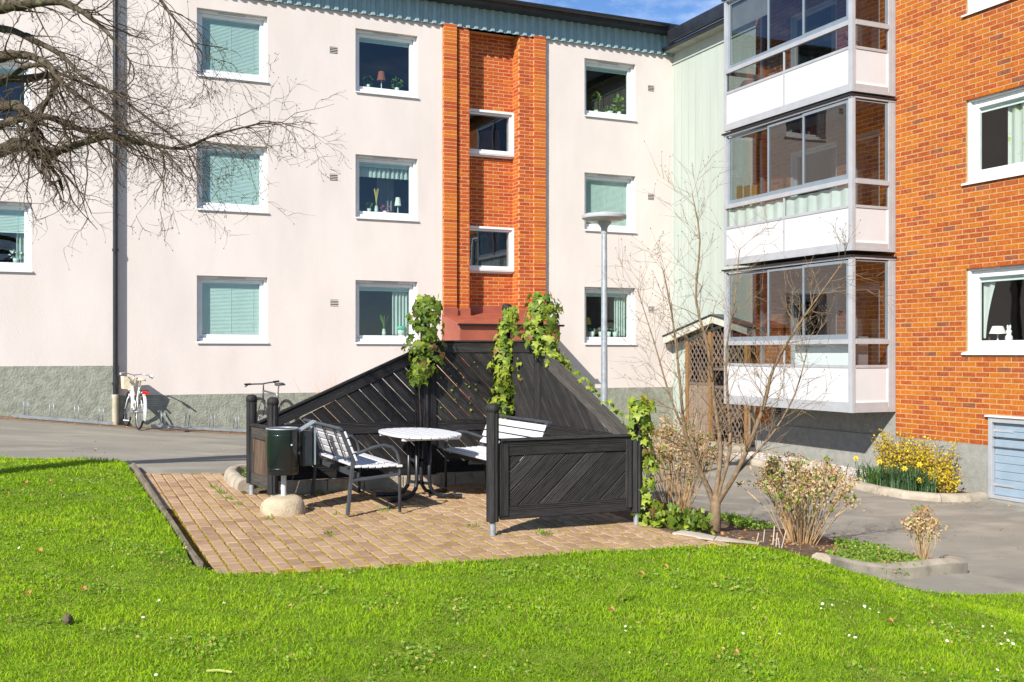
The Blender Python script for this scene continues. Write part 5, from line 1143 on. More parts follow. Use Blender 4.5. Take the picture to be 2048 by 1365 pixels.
yt = thing('young_multi_stem_tree', (6.04, 8.58, H(6.04, 8.58)), 'slender leafless multi-stemmed young tree standing in the soil bed', 'tree')
tw = MB()
for i, S_ in enumerate(STEMS):
    pth = smooth_path(S_, 3); n_ = len(pth); r0 = .030 if i in (0, 1, 3) else .024
    rad = [max(.0045, r0*(1-.85*j/(n_-1))*(1.35 if j < 3 else 1)) for j in range(n_)]
    if i == 5: rad = [max(.004, .014*(1-.7*j/n_)) for j in range(n_)]
    mb = MB(); mb.tube(pth, rad, 9); mb.build('stem', m_stem, yt, smooth='all')
    for j in range(int(n_*.28), n_):
        d = (pth[min(j+1, n_-1)]-pth[j-1]).normalized()
        for _ in range(rp_.choice((2, 3, 3))):
            side = d.cross(rv()).normalized(); twig(tw, pth[j], d*.75+side*.7, rp_.uniform(.22, .55), max(rad[j]*.33, .0024), 1 if rp_.random() < .5 else 2, .6, .03, 0, .0065, 4, (2, 3), .16)
tw.build('twigs', m_stem, yt, fixn=False, kind='stuff')
mb = MB(); mb.tube([(6.04, 8.58, H(6.04, 8.58)-.1), (6.04, 8.58, .02), (6.045, 8.58, .2)], [.062, .055, .042], 12); mb.build('trunk', m_stem, yt, smooth='all')

def leafquad(mb, p, d, s, mi, wide=.55, fold=.25):
    d = d.normalized(); e = d.cross(rv()).normalized(); n = d.cross(e); a = p; t = p + d*s; m_ = p + d*s*.5
    mb.add([a, m_+e*s*wide*.5+n*s*fold*.3, t, m_-e*s*wide*.5+n*s*fold*.3], [(0, 1, 2), (0, 2, 3)], mi)
def hydrangea(x, y, hgt, rad, nst, label, headr=.075, heads=.6, leaves=1.0, gaps=.0):
    z0 = H(x, y)+.01; t = thing('hydrangea_shrub', (x, y, z0), label, 'shrub', 'dry hydrangea shrubs in the soil bed'); st = MB(); hd = MB(); lf = MB(); tips = []
    for i in range(nst):
        a = rp_.uniform(0, 6.283); rr = math.sqrt(rp_.random()); top = Vector((x+math.cos(a)*rr*rad, y+math.sin(a)*rr*rad, z0 + hgt*(1-.38*rr*rr)*rp_.uniform(.72, 1.04)))
        b = Vector((x+math.cos(a)*rr*rad*.26+rp_.uniform(-.03, .03), y+math.sin(a)*rr*rad*.26+rp_.uniform(-.03, .03), z0-.02)); m_ = b.lerp(top, .55) + Vector((0, 0, hgt*.06))+rv(.03); m2 = b.lerp(top, .8)+Vector((0, 0, hgt*.04))+rv(.035)
        st.tube([b, m_, m2, top], [.0036, .003, .0027, .002], 4, cap=False); tips.append((top, (top-m2).normalized(), m_, m2))
        if rp_.random() < .75:
            q = m_.lerp(m2, rp_.random()); e = q + (top-b).normalized()*hgt*.22+rv(.07); st.tube([q, e], [.004, .0025], 3, cap=False); tips.append((e, (e-q).normalized(), q, q))
    for top, d, m_, m2 in tips:
        if rp_.random() < heads and top.z > z0 + hgt*.45:
            R_ = headr*rp_.uniform(.6, 1.15); mi = 0 if rp_.random() < .7 else 1
            for _ in range(int(26*R_/.075)):
                v = rv().normalized(); v.z = v.z*.7+.1; c = top + v*R_*rp_.uniform(.55, 1)
                leafquad(hd, c, (v+rv(.8)), rp_.uniform(.018, .032), mi, 1.0, .4)
        if rp_.random() < leaves:
            for q in ((top, m2) if rp_.random() < .6 else (top,)):
                for _ in range(rp_.randint(3, 6)): leafquad(lf, q+rv(.008), (d*.6+rv(.9)), rp_.uniform(.025, .06), 0)
        elif rp_.random() < .4:
            for _ in range(2): leafquad(lf, m_, rv(), rp_.uniform(.02, .04), 0)
    st.build('stems', m_tan, t, fixn=False, kind='stuff')
    if hd.f: hd.build('dry_flower_heads', [m_dryflower, m_dryflower2], t, fixn=False, kind='stuff')
    if lf.f: lf.build('leaves', m_gleaf, t, fixn=False, kind='stuff')
    return t
hydrangea(7.04, 8.53, .90, .53, 105, 'largest hydrangea shrub right of the young tree, with dry flower heads and fresh leaves', .066, .8, .62)
hydrangea(6.35, 9.75, 1.02, .50, 90, 'dry hydrangea shrub beside the ivy-covered right fence post', .075, .72, .30)
hydrangea(8.02, 7.86, .50, .20, 26, 'smallest dry hydrangea at the near tip of the bed', .062, .95, .10)
# long stray shoots of the large one
# spirea-like twiggy shrub at the pink wall
t = thing('twiggy_wall_shrub', (5.55, 21.3, H(5.55, 21.3)), 'leafless orange-twigged shrub against the pink wall above the left screen', 'shrub'); mb = MB()
for i in range(46):
    a = rp_.uniform(0, 6.28); b = Vector((5.55+rp_.uniform(-.3, .3), 21.35+rp_.uniform(-.12, .12), H(5.55, 21.3))); twig(mb, b, Vector((math.cos(a)*.22, math.sin(a)*.12, 1)), rp_.uniform(.75, 1.18), .006, 1, .35, .02, 0, None, 5, (1, 3), .09, (.25, .4))
twig(mb, Vector((5.3, 21.3, H(5.3, 21.3))), Vector((-.45, -.05, 1)), 1.35, .006, 1, .4, .0, 0, None, 7, (2, 4), .07, (.12, .2)); mb.build('twigs', m_orangetwig, t, fixn=False)

# ------------------------------------------------------------------ ivy: every leaf its own piece
def ivymesh(name, m, bend):
    pr = [(0, 0), (.22, -.16), (.50, -.10), (.36, .20), (.62, .46), (.28, .50), (.0, 1.0), (-.28, .50), (-.62, .46), (-.36, .20), (-.50, -.10), (-.22, -.16)]
    v = [(x, y, -bend*(x*x)*.9 - bend*.5*y*y + (.05 if i in (3, 9, 5, 7) else 0)) for i, (x, y) in enumerate(pr)] + [(0, .35, .04)]
    me = bpy.data.meshes.new(name); me.from_pydata(v, [], [(12, i, (i+1) % 12) for i in range(12)]); me.materials.append(m); return me
IV = [ivymesh('ivy_leaf', m_ivy, .35), ivymesh('ivy_leaf', m_ivy, .15), ivymesh('ivy_leaf', m_ivy_y, .3), ivymesh('ivy_leaf', m_ivy_y, .1), ivymesh('ivy_leaf', m_ivy_r, .4)]
def ivy_leaf(parent, p, out, size, wts):
    me = rp_.choices(IV, wts)[0]; out = (Vector(out).normalized()+rv(.55)).normalized(); up = Vector((rp_.uniform(-.6, .6), rp_.uniform(-.6, .6), -1)); y = (up-out*up.dot(out)).normalized(); x = y.cross(out)
    o = frame_obj('leaf', me, parent, p, x, y, out, (size,)*3); return o
def ivy_stem(parent, pts):
    mb = MB(); mb.tube(smooth_path(pts, 3), .005, 5); mb.build('stem', m_twig, parent, fixn=False)
def ivy_column(x, y, zs, n, label, base, wts, size=(.065, .10), face=(-.35, -.94)):
    """zs: list of (z, offset x, offset y, radius) rings down the post"""
    t = thing('ivy', base, label, 'ivy', 'ivy climbing the shelter'); ivy_stem(t, [(x+a+rp_.uniform(-.02, .02), y+b-.06, z) for z, a, b, r in zs] + [(base[0], base[1], base[2])])
    for _ in range(n):
        f = rp_.random()*(len(zs)-1); i = int(f); u = f-i; z, ox, oy, r = [zs[i][k]+(zs[min(i+1, len(zs)-1)][k]-zs[i][k])*u for k in range(4)]
        a = math.atan2(face[1], face[0]) + rp_.gauss(0, 1.15); rr = r*rp_.uniform(.55, 1.08)*(1+.35*math.sin(a*2.3+z*9+x*5)*math.cos(z*17+a)); p = Vector((x+ox+math.cos(a)*rr, y+oy+math.sin(a)*rr, z+rp_.uniform(-.05, .05)))
        ivy_leaf(t, p, (math.cos(a), math.sin(a), .35), rp_.uniform(*size), wts)
    return t
ivy_column(4.05, 11.42, [(2.24, 0, 0, .10), (2.12, .0, -.01, .19), (1.9, 0, -.02, .20), (1.7, -.02, -.02, .21), (1.52, -.05, -.03, .19), (1.40, -.1, -.04, .13), (1.30, -.12, -.04, .06)], 300, 'ivy clump on the left high post of the shelter', (4.05, 11.5, .1), (4, 2.4, 1.2, 1, .5))
ivy_column(5.06, 11.40, [(2.12, .05, 0, .07), (1.95, 0, -.02, .10), (1.7, -.02, -.05, .15), (1.45, -.06, -.05, .14), (1.2, -.08, -.05, .15), (1.0, -.08, -.05, .16), (.84, -.05, -.05, .10)], 290, 'narrow pale ivy hanging down the middle high post', (5.06, 11.5, .1), (1.5, 1.5, 3, 3, .1))
ivy_column(5.08, 10.58, [(2.26, .03, 0, .12), (2.1, .03, 0, .20), (1.9, 0, 0, .22), (1.75, .02, -.05, .20), (1.62, .06, -.15, .14), (1.52, .08, -.32, .08), (1.42, .10, -.45, .06)], 300, 'broad bushy ivy crowning the right high post', (5.1, 10.6, .1), (3, 2, 1.8, 1.6, .35))
t = ivy_column(5.10, 8.46, [(1.18, .0, -.02, .06), (1.10, -.03, -.02, .13), (.95, .03, .0, .12), (.78, .05, .03, .11), (.6, .10, .05, .10), (.42, .09, .06, .09), (.25, .08, .04, .10), (.10, .12, .0, .16), (.0, .22, -.02, .22)], 235, 'sparse yellowing ivy on the right front post, trailing to the soil', (5.2, 8.5, -.02), (1.6, 1.6, 2.2, 2, .7), (.05, .09))
for _ in range(60):
    u = rp_.random(); yv = 8.6+u*1.75; zv = .86+(yv-8.54)*.437+rp_.uniform(-.02, .05); ivy_leaf(t, (5.11+rp_.uniform(-.02, .04), yv, zv), (-.2, -.6, .8), rp_.uniform(.03, .06), (1.5, 1.5, 2, 2, .4))
t = thing('ivy', (4.85, 11.4, 1.35), 'tiny yellow ivy sprig between the boards right of the middle post', 'ivy')
for _ in range(9): ivy_leaf(t, (5.04, 11.02+rp_.uniform(-.05, .05), 1.42+rp_.uniform(-.12, .12)), (-1, -.3, .2), rp_.uniform(.025, .05), (0, 0, 3, 3, .2))
tb2 = thing('ivy', (4.6, 11.40, 1.0), 'small ivy shoots poking through the rear screen boards', 'ivy')
for _ in range(26): ivy_leaf(tb2, (rp_.uniform(3.9, 4.85), 11.425, rp_.uniform(.9, 1.5)), (-.3, -1, .2), rp_.uniform(.014, .03), (1, 1, 3, 3, .6))

# ------------------------------------------------------------------ flower bed by the brick house
def yshrub(x, y, w, h, n, label):
    z0 = H(x, y)+.03; t = thing('yellow_shrub', (x, y, z0), label, 'shrub', 'yellow-leaved shrubs by the brick wall'); st = MB(); lf = MB()
    for i in range(n):
        b = Vector((x+rp_.uniform(-.12, .12), y+rp_.uniform(-.3, .3)*w, z0)); a = rp_.uniform(0, 6.28); top = Vector((x+math.cos(a)*.28*math.sqrt(rp_.random()), y+math.sin(a)*w*.55*math.sqrt(rp_.random()), z0+h*rp_.uniform(.45, 1.05))); m_ = b.lerp(top, .5)+rv(.05); st.tube([b, m_, top], [.004, .003, .002], 3, cap=False)
        for k in range(rp_.randint(16, 26)):
            q = (b.lerp(m_, rp_.random()) if rp_.random() < .25 else m_.lerp(top, rp_.random()))+rv(.03); leafquad(lf, q, rv(), rp_.uniform(.025, .05), 0 if rp_.random() < .9 else 1, .8)
    st.build('stems', m_twig, t, fixn=False, kind='stuff'); lf.build('leaves', [m_yleaf, m_dryflower2], t, fixn=False, kind='stuff')
yshrub(13.10, 13.30, 1.3, .84, 130, 'yellow-leaved shrub against the grey plinth, nearest the balconies'); yshrub(13.08, 12.65, 1.0, .80, 110, 'yellow-leaved shrub at the plinth, behind the daffodils'); yshrub(12.9, 12.25, .6, .45, 50, 'low yellow-leaved shrub at the kerb end by the basement door')
def daffodils(x, y, n, L, flowers, label, w=.16, m=m_dleaf):
    z0 = H(x, y)+.03; t = thing('daffodil_clump', (x, y, z0), label, 'flowers', 'daffodil clumps by the brick wall'); mb = MB()
    for i in range(n):
        a = rp_.uniform(0, 6.28); b = Vector((x+rp_.gauss(0, w*.5), y+rp_.gauss(0, w*.8), z0)); l = L*rp_.uniform(.65, 1.1); c = rp_.uniform(.35, 1.35); o_ = Vector((math.cos(a), math.sin(a), 0)); e = Vector((-o_.y, o_.x, 0))*.007
        pts = [b+o_*(l*c*.55*(s**1.8))+Vector((0, 0, l*(s-.42*c*s**2.4))) for s in (0, .3, .6, .82, 1)]; ws = (.8, 1, 1, .8, .1)
        V = [q for p, k in zip(pts, ws) for q in (p-e*k, p+e*k)]; mb.add(V, [(2*i, 2*i+1, 2*i+3, 2*i+2) for i in range(4)])
    mb.build('leaves', m, t, fixn=False)
    for fx, fy, fz in flowers:
        p = Vector((x+fx, y+fy, z0+fz)); sm = MB(); sm.tube([(x+fx*.5, y+fy*.5, z0), tuple(p+Vector((.02, .02, 0)))], .004, 4); s_ = sm.build('flower_stem', m_dleaf, t, fixn=False)
        fm = MB(); f_ = Vector((-.75, -.6, .1)).normalized(); u = f_.cross(Vector((0, 0, 1))).normalized(); v = u.cross(f_)
        for k in range(6):
            a = k*math.pi/3; dr = u*math.cos(a)+v*math.sin(a); sd = f_.cross(dr); fm.add([p, p+dr*.024+sd*.016, p+dr*.05, p+dr*.024-sd*.016], [(0, 1, 2, 3)])
        fm.tube([p, p+f_*.02, p+f_*.032], [.011, .013, .018], 8, cap=False); fm.build('flower', m_petal, s_, fixn=False)
m_dleaf2 = leafmat('fresh_daffodil_leaf', (.14, .26, .05), (.07, .15, .03), 9)
daffodils(12.66, 13.62, 90, .42, [(-.05, .22, .36), (.0, -.28, .30)], 'arching dark-leaved clump nearest the pebbles', .20)
daffodils(12.48, 13.30, 60, .38, [(.1, -.05, .37)], 'upright bright-leaved clump at the kerb', .10, m_dleaf2)
daffodils(12.58, 12.95, 170, .54, [], 'wide drooping dark-leaved clump in the middle of the bed', .24)
daffodils(12.52, 12.55, 160, .52, [(-.05, .05, .36), (.05, -.16, .44)], 'drooping clump with two high yellow daffodils', .20)
daffodils(12.62, 12.30, 60, .46, [(-.12, .02, .22)], 'upright clump with one low yellow daffodil', .10)

# ------------------------------------------------------------------ ground cover
def cover(name, pts, n, label, m, hgt=(.03, .08), size=(.015, .035)):
    mb = MB(); poly = pts; a = np.array(poly); k = 0
    while k < n:
        x, y = rp_.uniform(a[:, 0].min(), a[:, 0].max()), rp_.uniform(a[:, 1].min(), a[:, 1].max())
        if not inside([(x, y)], poly)[0]: continue
        z = H(x, y)+.015; p = Vector((x, y, z+rp_.uniform(*hgt)*rp_.random())); leafquad(mb, p, rv()+Vector((0, 0, .5)), rp_.uniform(*size), 0 if rp_.random() < .9 or not isinstance(m, list) else 1, .8); k += 1
    o = mb.build(name, m, fixn=False, kind='stuff'); o['label'] = label; o['category'] = 'ground cover'
cover('ground_cover', [(6.55,7.42),(7.3,7.45),(7.85,7.55),(7.9,7.95),(7.6,8.2),(7.1,8.05),(6.7,7.75)], 5200, 'low green ground cover at the near end of the bed', [m_gleaf, m_dryflower2])
cover('ground_cover', [(6.6,9.0),(7.0,9.1),(7.5,9.5),(7.35,10.1),(6.9,9.8)], 1500, 'green ground cover between the young tree and the large hydrangea', m_gleaf)
cover('ground_cover', [(7.3,8.3),(7.9,8.1),(8.05,8.35),(7.8,8.9)], 900, 'green ground cover right of the large hydrangea', m_gleaf)
cover('ground_cover', [(2.2,11.7),(2.6,11.7),(2.6,12.95),(2.2,12.9)], 1500, 'grass and weeds in the planter behind the left fence post', m_gleaf, (.05, .12))
cover('ivy_ground_cover', [(5.2,8.05),(5.5,7.95),(5.75,8.2),(5.8,8.6),(5.25,8.8)], 420, 'trailing ivy leaves on the soil at the foot of the right post', [m_ivy, m_ivy_y], (.05, .2), (.05, .09))
# weeds in the paving
mb = MB()
for x, y, n in ((1.75, 12.0, 24), (1.78, 11.6, 24), (1.8, 11.2, 18), (1.82, 10.8, 14), (2.3, 9.0, 16), (4.05, 8.35, 30), (3.1, 10.0, 14), (2.6, 9.95, 10), (3.6, 8.9, 10), (2.75, 11.25, 40), (1.95, 9.9, 14), (4.5, 10.2, 14)):
    for _ in range(n): p = Vector((x+rp_.gauss(0, .03), y+rp_.gauss(0, .05), zp(y))); leafquad(mb, p, Vector((rp_.gauss(0, .6), rp_.gauss(0, .6), 1)), rp_.uniform(.025, .06), 0, .25)
o = mb.build('paving_weeds', m_gleaf, fixn=False, kind='stuff'); o['label'] = 'small green weeds in the paving joints'; o['category'] = 'weeds'
# moss cushions along the joints
mb = MB(); k = 0
m_mosst = mat('yellow_moss', (.38, .27, .02), .95, col2=(.20, .17, .02), vscale=20, bump=.8, bscale=120, spec=.1)
while k < 5000:
    i = rp_.randint(-4, 38); lx_ = i*PWX - PWX/2; ly_ = rp_.uniform(.3, 4.2); x = .88+lx_*ca+ly_*sa; y = 7.2-lx_*sa+ly_*ca; k += 1
    if not inside([(x, y)], PATIO)[0] or rp_.random() > (.95 - (y-7.5)*.20)*(1 if x < 3.6 else .45): continue
    r = rp_.uniform(.004, .008); z = zp(y)-.006; L = rp_.uniform(.012, .05); mb.add([(x-r, y-L, z), (x+r, y-L, z), (x+r, y+L, z), (x-r, y+L, z), (x, y-L*.6, z+.009), (x, y+L*.6, z+.009)], [(0,1,4),(1,2,5,4),(2,3,5),(3,0,4,5)])
o = mb.build('joint_moss', m_mosst, fixn=False, kind='stuff'); o['label'] = 'yellow-green moss in the patio joints'; o['category'] = 'moss'
# dry leaf litter along the walls, kerbs and bed
mb = MB()
for (x0, y0, x1, y1, sp, n_) in ((-3, 21.1, 7.5, 21.3, .22, 260), (2.1, 13.3, 5.5, 13.3, .12, 60), (8.6, 8.2, 7.1, 11.4, .12, 90), (12.1, 12.4, 12.3, 17, .10, 120), (12.0, 11.8, 13.4, 11.5, .18, 60), (5.6, 8.2, 7.8, 8.3, .35, 220), (6.2, 9.6, 6.8, 10.8, .3, 120), (9, 9, 13, 10.6, .8, 70), (-2, 15.5, 5, 18.5, 1.0, 60)):
    for _ in range(n_):
        t_ = rp_.random(); x = x0+(x1-x0)*t_+rp_.gauss(0, sp); y = y0+(y1-y0)*t_+rp_.gauss(0, sp)
        if inside([(x, y)], PATIO)[0] or inside([(x, y)], LAWN)[0] or x > 13.45 or y > 21.7: continue
        z = H(x, y) + (.022 if inside([(x, y)], BED)[0] else -.012); leafquad(mb, Vector((x, y, z)), Vector((rp_.uniform(-1, 1), rp_.uniform(-1, 1), .12)), rp_.uniform(.018, .045), rp_.randint(0, 1), .6)
o = mb.build('leaf_litter', [m_dryflower2, m_deadleaf], fixn=False, kind='stuff'); tag(o, 'bits of dry leaf litter along walls, kerbs and soil', 'litter')
# cut stems by the patio end
for i in range(6):
    x, y = 6.02+rp_.uniform(-.1, .22), 7.78+rp_.uniform(-.12, .12); z = H(x, y); mb = MB(); mb.tube([(x, y, z-.02), (x+rp_.uniform(-.03, .05), y+rp_.uniform(-.03, .03), z+rp_.uniform(.10, .20))], .005, 6)
    o = mb.build('cut_stem', m_kerbw); tag(o, 'pale cut plant stem sticking up beside the patio end', 'stem', 'cut stems beside the patio end')
# grass tuft on the lawn
tx_, ty_ = 3.42, 5.92; t = thing('grass_tuft', (tx_, ty_, H(tx_, ty_)), 'taller tuft of pale grass on the lawn', 'grass tuft'); mb = MB()
for i in range(22):
    a = rp_.uniform(0, 6.28); l = rp_.uniform(.10, .20); c = rp_.uniform(.2, .9); o_ = Vector((math.cos(a), math.sin(a), 0)); e = Vector((-o_.y, o_.x, 0))*.004; b = Vector((tx_+rp_.gauss(0, .015), ty_+rp_.gauss(0, .015), H(tx_, ty_)))
    pts = [b+o_*(l*c*(s**1.6))+Vector((0, 0, l*(s-.4*c*s*s))) for s in (0, .35, .7, 1)]; V = [q for p, k in zip(pts, (1, 1, .8, .1)) for q in (p-e*k, p+e*k)]; mb.add(V, [(2*i, 2*i+1, 2*i+3, 2*i+2) for i in range(3)])
mb.build('blades', leafmat('tuft_blade', (.42, .5, .06), (.30, .42, .04)), t, fixn=False)
# clover and other broad leaves in the lawn
lw = MB(); rs2 = np.random.RandomState(9); q2 = np.c_[rs2.uniform(-4, 9, 90000), rs2.uniform(3.5, 14, 90000)]
px2, zz2 = frust(q2); q2 = q2[(zz2 > 4.2) & (px2 > -200) & (px2 < 2250)]; q2 = q2[inside(q2, LAWN)]
k2 = fnoise(q2, 2.1, 5.0) + .5*fnoise(q2, 5.3, 1.0); q2 = q2[k2 + rs2.normal(0, .15, len(q2)) > .42][:9000]; hz2 = Hn(q2)
for (x, y), z in zip(q2, hz2):
    p = Vector((x, y, z + rp_.uniform(.012, .032)))
    for _ in range(2): leafquad(lw, p, Vector((rp_.uniform(-1, 1), rp_.uniform(-1, 1), .25)), rp_.uniform(.012, .026), 0 if rp_.random() < .8 else 1, .9)
m_clover = leafmat('clover_leaf', (.26, .42, .05), (.15, .28, .03), 20); m_lawnmoss = leafmat('yellowed_leaf', (.50, .44, .10), (.36, .28, .07), 20)
o = lw.build('lawn_clover', [m_clover, m_lawnmoss], fixn=False, kind='stuff'); tag(o, 'patches of clover and yellowed leaves in the lawn', 'clover')
# daisies and dead leaves
dm = MB()
for k in range(8): a = k*math.pi/4; dm.add([(0, 0, .0), (.010*math.cos(a-.3), .010*math.sin(a-.3), .002), (.014*math.cos(a), .014*math.sin(a), .001), (.010*math.cos(a+.3), .010*math.sin(a+.3), .002)], [(0, 1, 2, 3)])
dm.lathe([(.005, .002), (.004, .005), (.001, .006)], 6, mi=1); dme = bpy.data.meshes.new('daisy'); dme.from_pydata(dm.v, [], dm.f); dme.materials.append(m_daisy); dme.materials.append(m_petal); dme.polygons.foreach_set('material_index', dm.m)
def on_lawn(x, y): return x, y, H(x, y)+.04
DA = [(4.714,5.486),(4.765,5.453),(4.604,5.372),(4.993,5.4),(4.974,5.329),(4.955,5.232),(4.272,4.745),(4.274,4.698),(5.445,4.841),(5.528,4.845),(5.416,4.65),(5.241,4.479),(5.102,4.408),(5.189,4.399),(4.797,4.52),(5.154,4.817),(4.557,3.96),(3.667,4.937),(3.875,4.872),(.461,7.829),(.68,6.91),(.55,6.498),(-.142,8.525),(3.089,5.272),(.508,5.309),(1.056,6.773),(3.037,5.183),(1.972,4.837)]
for i, (dx_, dy_) in enumerate(DA):
    o = bpy.data.objects.new('daisy', dme); COL.objects.link(o); o.location = on_lawn(dx_, dy_); s = rp_.uniform(.5, .85); o.scale = (s, s, s); o.rotation_euler = (R(35)+rp_.uniform(-.3, .3), rp_.uniform(-.3, .3), R(-24)+rp_.uniform(-.6, .6)); tag(o, 'small white daisy open in the lawn', 'daisy', 'daisies scattered in the lawn')
DL = [(4.233,6.647,.05,'dead leaf on the lawn nearest the patio edge'),(3.929,6.486,.05,'narrow reddish dead leaf below the patio edge'),(3.18,5.595,.04,'small dead leaf near the pale grass tuft'),(-0.007,8.32,.05,'pale dead leaf at the far left of the lawn'),(0.248,7.198,.04,'orange dead leaf left on the lawn, upper one'),(-0.071,7.14,.035,'orange dead leaf close to the left picture edge'),(3.337,4.552,.035,'small orange dead leaf low on the right lawn'),(-0.146,12.227,.06,'pale crumpled leaf in the tree shadow'),(0.092,12.342,.035,'little orange leaf in the tree shadow'),(4.77,4.94,.045,'curled brown leaf right on the lawn')]
for dx_, dy_, s, lab in DL:
    x, y, z = on_lawn(dx_, dy_); s *= .72; mb = MB(); n_ = 8; V = []
    for k in range(n_): a = 2*math.pi*k/n_; V.append((x+s*.75*math.cos(a)*(.9+.2*rp_.random()), y+s*.5*math.sin(a), z+.014*math.sin(2*a)+.022))
    V.append((x, y, z+.014)); mb.add(V, [(n_, k, (k+1) % n_) for k in range(n_)]); o = mb.build('dead_leaf', m_deadleaf, fixn=False); tag(o, lab, 'leaf', 'dead leaves on the lawn')
x, y, z = on_lawn(.143, 6.534); mb = MB(); mb.lathe([(.001, -.01), (.02, 0), (.028, .02), (.022, .04), (.01, .055), (.001, .06)], 9, (x, y, z-.02)); mb.v = [(a+rp_.uniform(-.005, .005), b+rp_.uniform(-.005, .005), c) for a, b, c in mb.v]
o = mb.build('pine_cone', m_twig); tag(o, 'small brown cone lying in the lawn at lower left', 'cone')
x, y, z = on_lawn(.798, 5.303); mb = MB(); mb.tube([(x-.05, y+.03, z-.012), (x, y, z-.006), (x+.06, y-.05, z-.01)], .006, 6); o = mb.build('lawn_stick', mat('pale_stick', (.36, .40, .10), .8), fixn=False); tag(o, 'short pale green stick lying low on the lawn', 'stick')

# ------------------------------------------------------------------ things standing in the windows
def win_pos(key, t, d=.10):
    w_, g = WN[key]; return g[0]+(g[1]-g[0])*t, YA-g[4]+d, g[2]-.02
def table_lamp(p, label, shade, h=.34, r=.085, base=m_white):
    t = thing('table_lamp', p, label, 'table lamp', 'lamps in the windows'); mb = MB(); mb.lathe([(.001, 0), (.05, 0), (.05, .012), (.012, .03), (.009, h*.6)], 14, p); mb.build('base', base, t, smooth='all')
    mb = MB(); mb.lathe([(r, h*.52), (r*.62, h)], 18, p); mb.build('lamp_shade', shade, t, smooth='all', fixn=False)
def pot_plant(p, label, n=40, h=.22, w=.10, leaf=m_gleaf, pot=m_pot, pr=.055, ls=(.03, .06), kind='potted_plant', ph=.10):
    t = thing(kind, p, label, 'potted plant', 'plants in the windows'); mb = MB(); mb.lathe([(.001, 0), (pr*.8, 0), (pr, ph), (pr*.9, ph), (pr*.85, ph*.8), (.001, ph*.8)], 12, p); mb.build('pot', pot, t, smooth='all'); mb = MB(); c = Vector(p)
    for _ in range(n): v = rv().normalized(); q = c+Vector((v.x*w, v.y*w*.6, ph+h*.5+v.z*h*.5)); leafquad(mb, q, v+Vector((0, 0, .4)), rp_.uniform(*ls), 0, .7)
    mb.tube([c+Vector((0, 0, ph*.7)), c+Vector((0, 0, ph+h*.6))], .004, 4); mb.build('leaves', leaf, t, fixn=False)
def reeds(p, label, m, h=.55, n=26, w=.05):
    t = thing('reed_vase', p, label, 'vase', None); mb = MB(); mb.lathe([(.001, 0), (.035, 0), (.045, .08), (.03, .16), (.034, .17)], 12, p); mb.build('vase', m_pot, t, smooth='all'); mb = MB(); c = Vector(p)
    for _ in range(n): a = rp_.uniform(0, 6.28); mb.tube([c+Vector((0, 0, .12)), c+Vector((math.cos(a)*w*.3, math.sin(a)*w*.3, h*.6)), c+Vector((math.cos(a)*w, math.sin(a)*w, h*rp_.uniform(.8, 1)))], [.004, .005, .007], 4)
    mb.build('stalks', m, t, fixn=False)
m_redshade = mat('red_brown_shade', (.30, .08, .04), .8)
pot_plant(win_pos((1, 0), .20), 'round-leaved plant left in the top window beside the brick bay', 45, .18, .10); table_lamp(win_pos((1, 0), .47), 'lamp with dark shade in the top window beside the brick bay', m_redshade, .42, .10); pot_plant(win_pos((1, 0), .78), 'bushy plant right in the top window beside the brick bay', 55, .20, .11)
pot_plant(win_pos((1, 1), .22), 'small plant in white pot in the first-floor lace-curtained window', 34, .13, .05); reeds(win_pos((1, 1), .37), 'straw-coloured reeds in the lace-curtained window', m_reed); pot_plant(win_pos((1, 1), .55), 'pink flowers in the lace-curtained window', 40, .10, .09, m_pinkf, ph=.07); table_lamp(win_pos((1, 1), .80), 'small white lamp in the lace-curtained window', m_lampshade, .38, .075)
reeds(win_pos((1, 2), .52), 'thin green orchid stems in the ground-floor window by the ivy', m_gleaf, .48, 7, .10)
p = win_pos((1, 2), .86); t = thing('watering_jug', p, 'pale green lidded jug in the ground-floor window by the ivy', 'jug'); mb = MB(); mb.lathe([(.001, 0), (.07, 0), (.08, .12), (.075, .16)], 16, p); mb.build('jug', m_pot, t, smooth='all'); mb = MB(); mb.lathe([(.095, .16), (.10, .17), (.10, .23), (.001, .235)], 16, p); mb.build('lid', mat('mint_plastic', (.10, .48, .34), .4), t, smooth='all')
pot_plant(win_pos((2, 0), .30), 'trailing plant left in the top window right of the bay', 60, .42, .10, ph=.08); pot_plant(win_pos((2, 0), .62), 'low green herbs in white troughs in the top right window', 70, .10, .13, ph=.08, pr=.10); pot_plant(win_pos((2, 0), .86), 'spiky plant right in the top window right of the bay', 36, .34, .06, ls=(.08, .16))
for i, t_ in enumerate((.20, .42, .60, .76)): pot_plant(win_pos((2, 2), t_), ('pale pot with grey-green plant in the window behind the lamp post, %s of the row' % ('first', 'second', 'third', 'last')[i]), 22, .06, .06, mat('sage_leaf%d' % i, (.25, .36, .30), .7), pr=.065, ph=.15)
table_lamp((win_pos((2, 2), .30)[0], YA+.75, 2.10), 'amber-shaded lamp in the ground-floor window behind the lamp post', m_yshade, .36, .11)
# left block window: white flowers
mbp = (-.42, YL+.30, 3.30); pot_plant(mbp, 'white flowers in the left block window under the tree', 40, .14, .09, m_daisy)
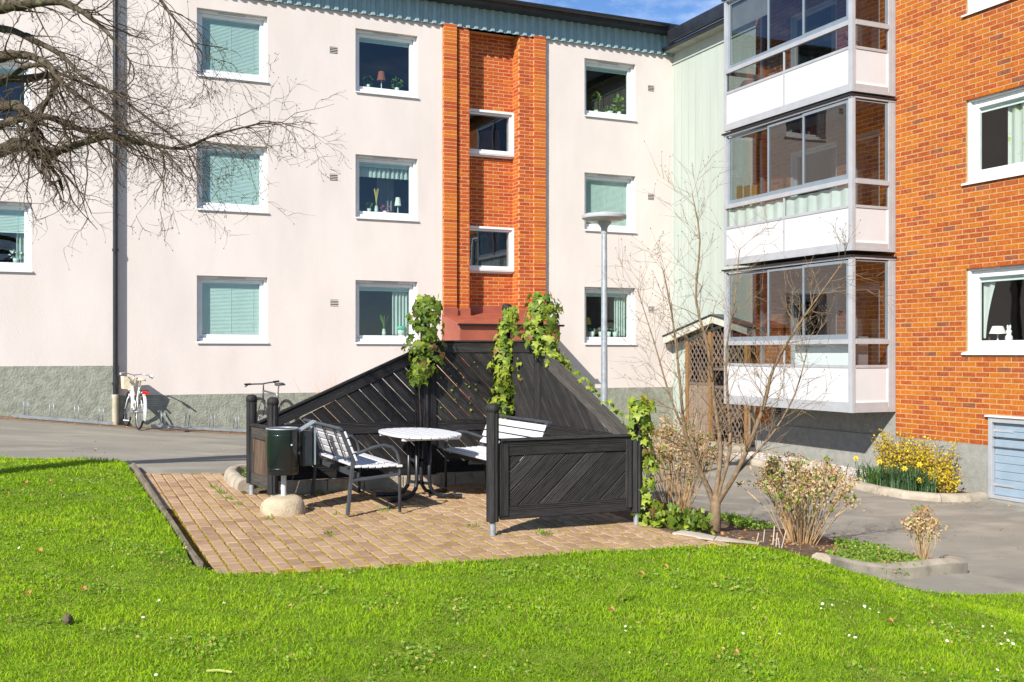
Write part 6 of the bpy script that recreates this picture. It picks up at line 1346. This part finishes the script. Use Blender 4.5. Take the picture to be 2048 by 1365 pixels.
# brick house window: lamp, rabbit
g = BWN[2][1]
table_lamp((XB+.34, g[1]-.16, g[2]-.02), 'white cone lamp in the lowest brick-house window', m_lampshade, .25, .13)
p = (XB+.33, g[1]-.38, g[2]-.02); t = thing('rabbit_figure', p, 'white rabbit figure in the lowest brick-house window', 'figurine'); mb = MB(); mb.lathe([(.001, 0), (.05, 0), (.06, .04), (.05, .09), (.03, .11), (.042, .14), (.045, .165), (.03, .19), (.001, .195)], 16, p)
for s in (-1, 1): mb.tube([(p[0], p[1]+s*.018, p[2]+.18), (p[0], p[1]+s*.024, p[2]+.24), (p[0], p[1]+s*.022, p[2]+.265)], [.014, .016, .006], 8)
mb.build('body', m_daisy, t, smooth='all')
# inside the balconies
for i, (y, w_) in enumerate(((17.25, .17), (17.05, .17), (16.85, .16))):
    mb = MB(); mb.box(12.72+.03*i, 12.74+.03*i, y-w_/2, y+w_/2, LEV[1]+.15, LEV[1]+1.62-.02*i); o = mb.build('pine_board', m_woodlight, bevel=.004); tag(o, ('pine board leaning behind the middle balcony glass, %s' % ('leftmost', 'middle one', 'rightmost')[i]), 'board', 'pine boards on the middle balcony')
BFl = FaceB(XF+.065)
mb = MB(); mb.box(12.72, 13.05, 14.02, 15.55, LEV[0]+.15, LEV[0]+1.30); o = mb.build('balcony_cabinet', m_white, bevel=.01); tag(o, 'low white cabinet behind the glass of the lowest balcony', 'cabinet')
mbx = MB(); n_ = 90; V = []
for i in range(n_+1): t_ = i/n_; V += [BFl.p(y0b+.15+(y1b-y0b-.25)*t_, .02*math.sin(t_*70)+.01*math.sin(t_*173), LEV[1]+.62), BFl.p(y0b+.15+(y1b-y0b-.25)*t_, .015*math.sin(t_*70+.3), LEV[1]+1.15)]
mbx.add(V, [(2*i, 2*i+2, 2*i+3, 2*i+1) for i in range(n_)]); o = mbx.build('balcony_curtain', m_curtain, smooth='all', fixn=False); tag(o, 'gathered white cloth behind the low panes of the middle balcony', 'curtain')
mb = MB(); mb.lathe([(.001, -.12), (.16, -.11), (.21, -.03), (.21, .03), (.16, .11), (.001, .12)], 16, (12.85, 17.05, LEV[2]+.86)); o = mb.build('cushion', m_fabric, smooth='all'); tag(o, 'grey cushion behind the low glass of the uppermost balcony', 'cushion')
mb = MB(); mb.box(12.66, 12.665, 16.2, y1b-.1, LEV[2]+2.05, LEV[2]+2.58); o = mb.build('roller_blind', m_curtain); tag(o, 'half-drawn white roller blind on the uppermost balcony', 'blind')
pot_plant((12.75, 14.15, LEV[2]+.72), 'red flowers behind the low glass of the uppermost balcony', 60, .22, .16, mat('red_flower', (.5, .05, .04), .7), m_redshade, .09)
bpy.context.view_layer.update()
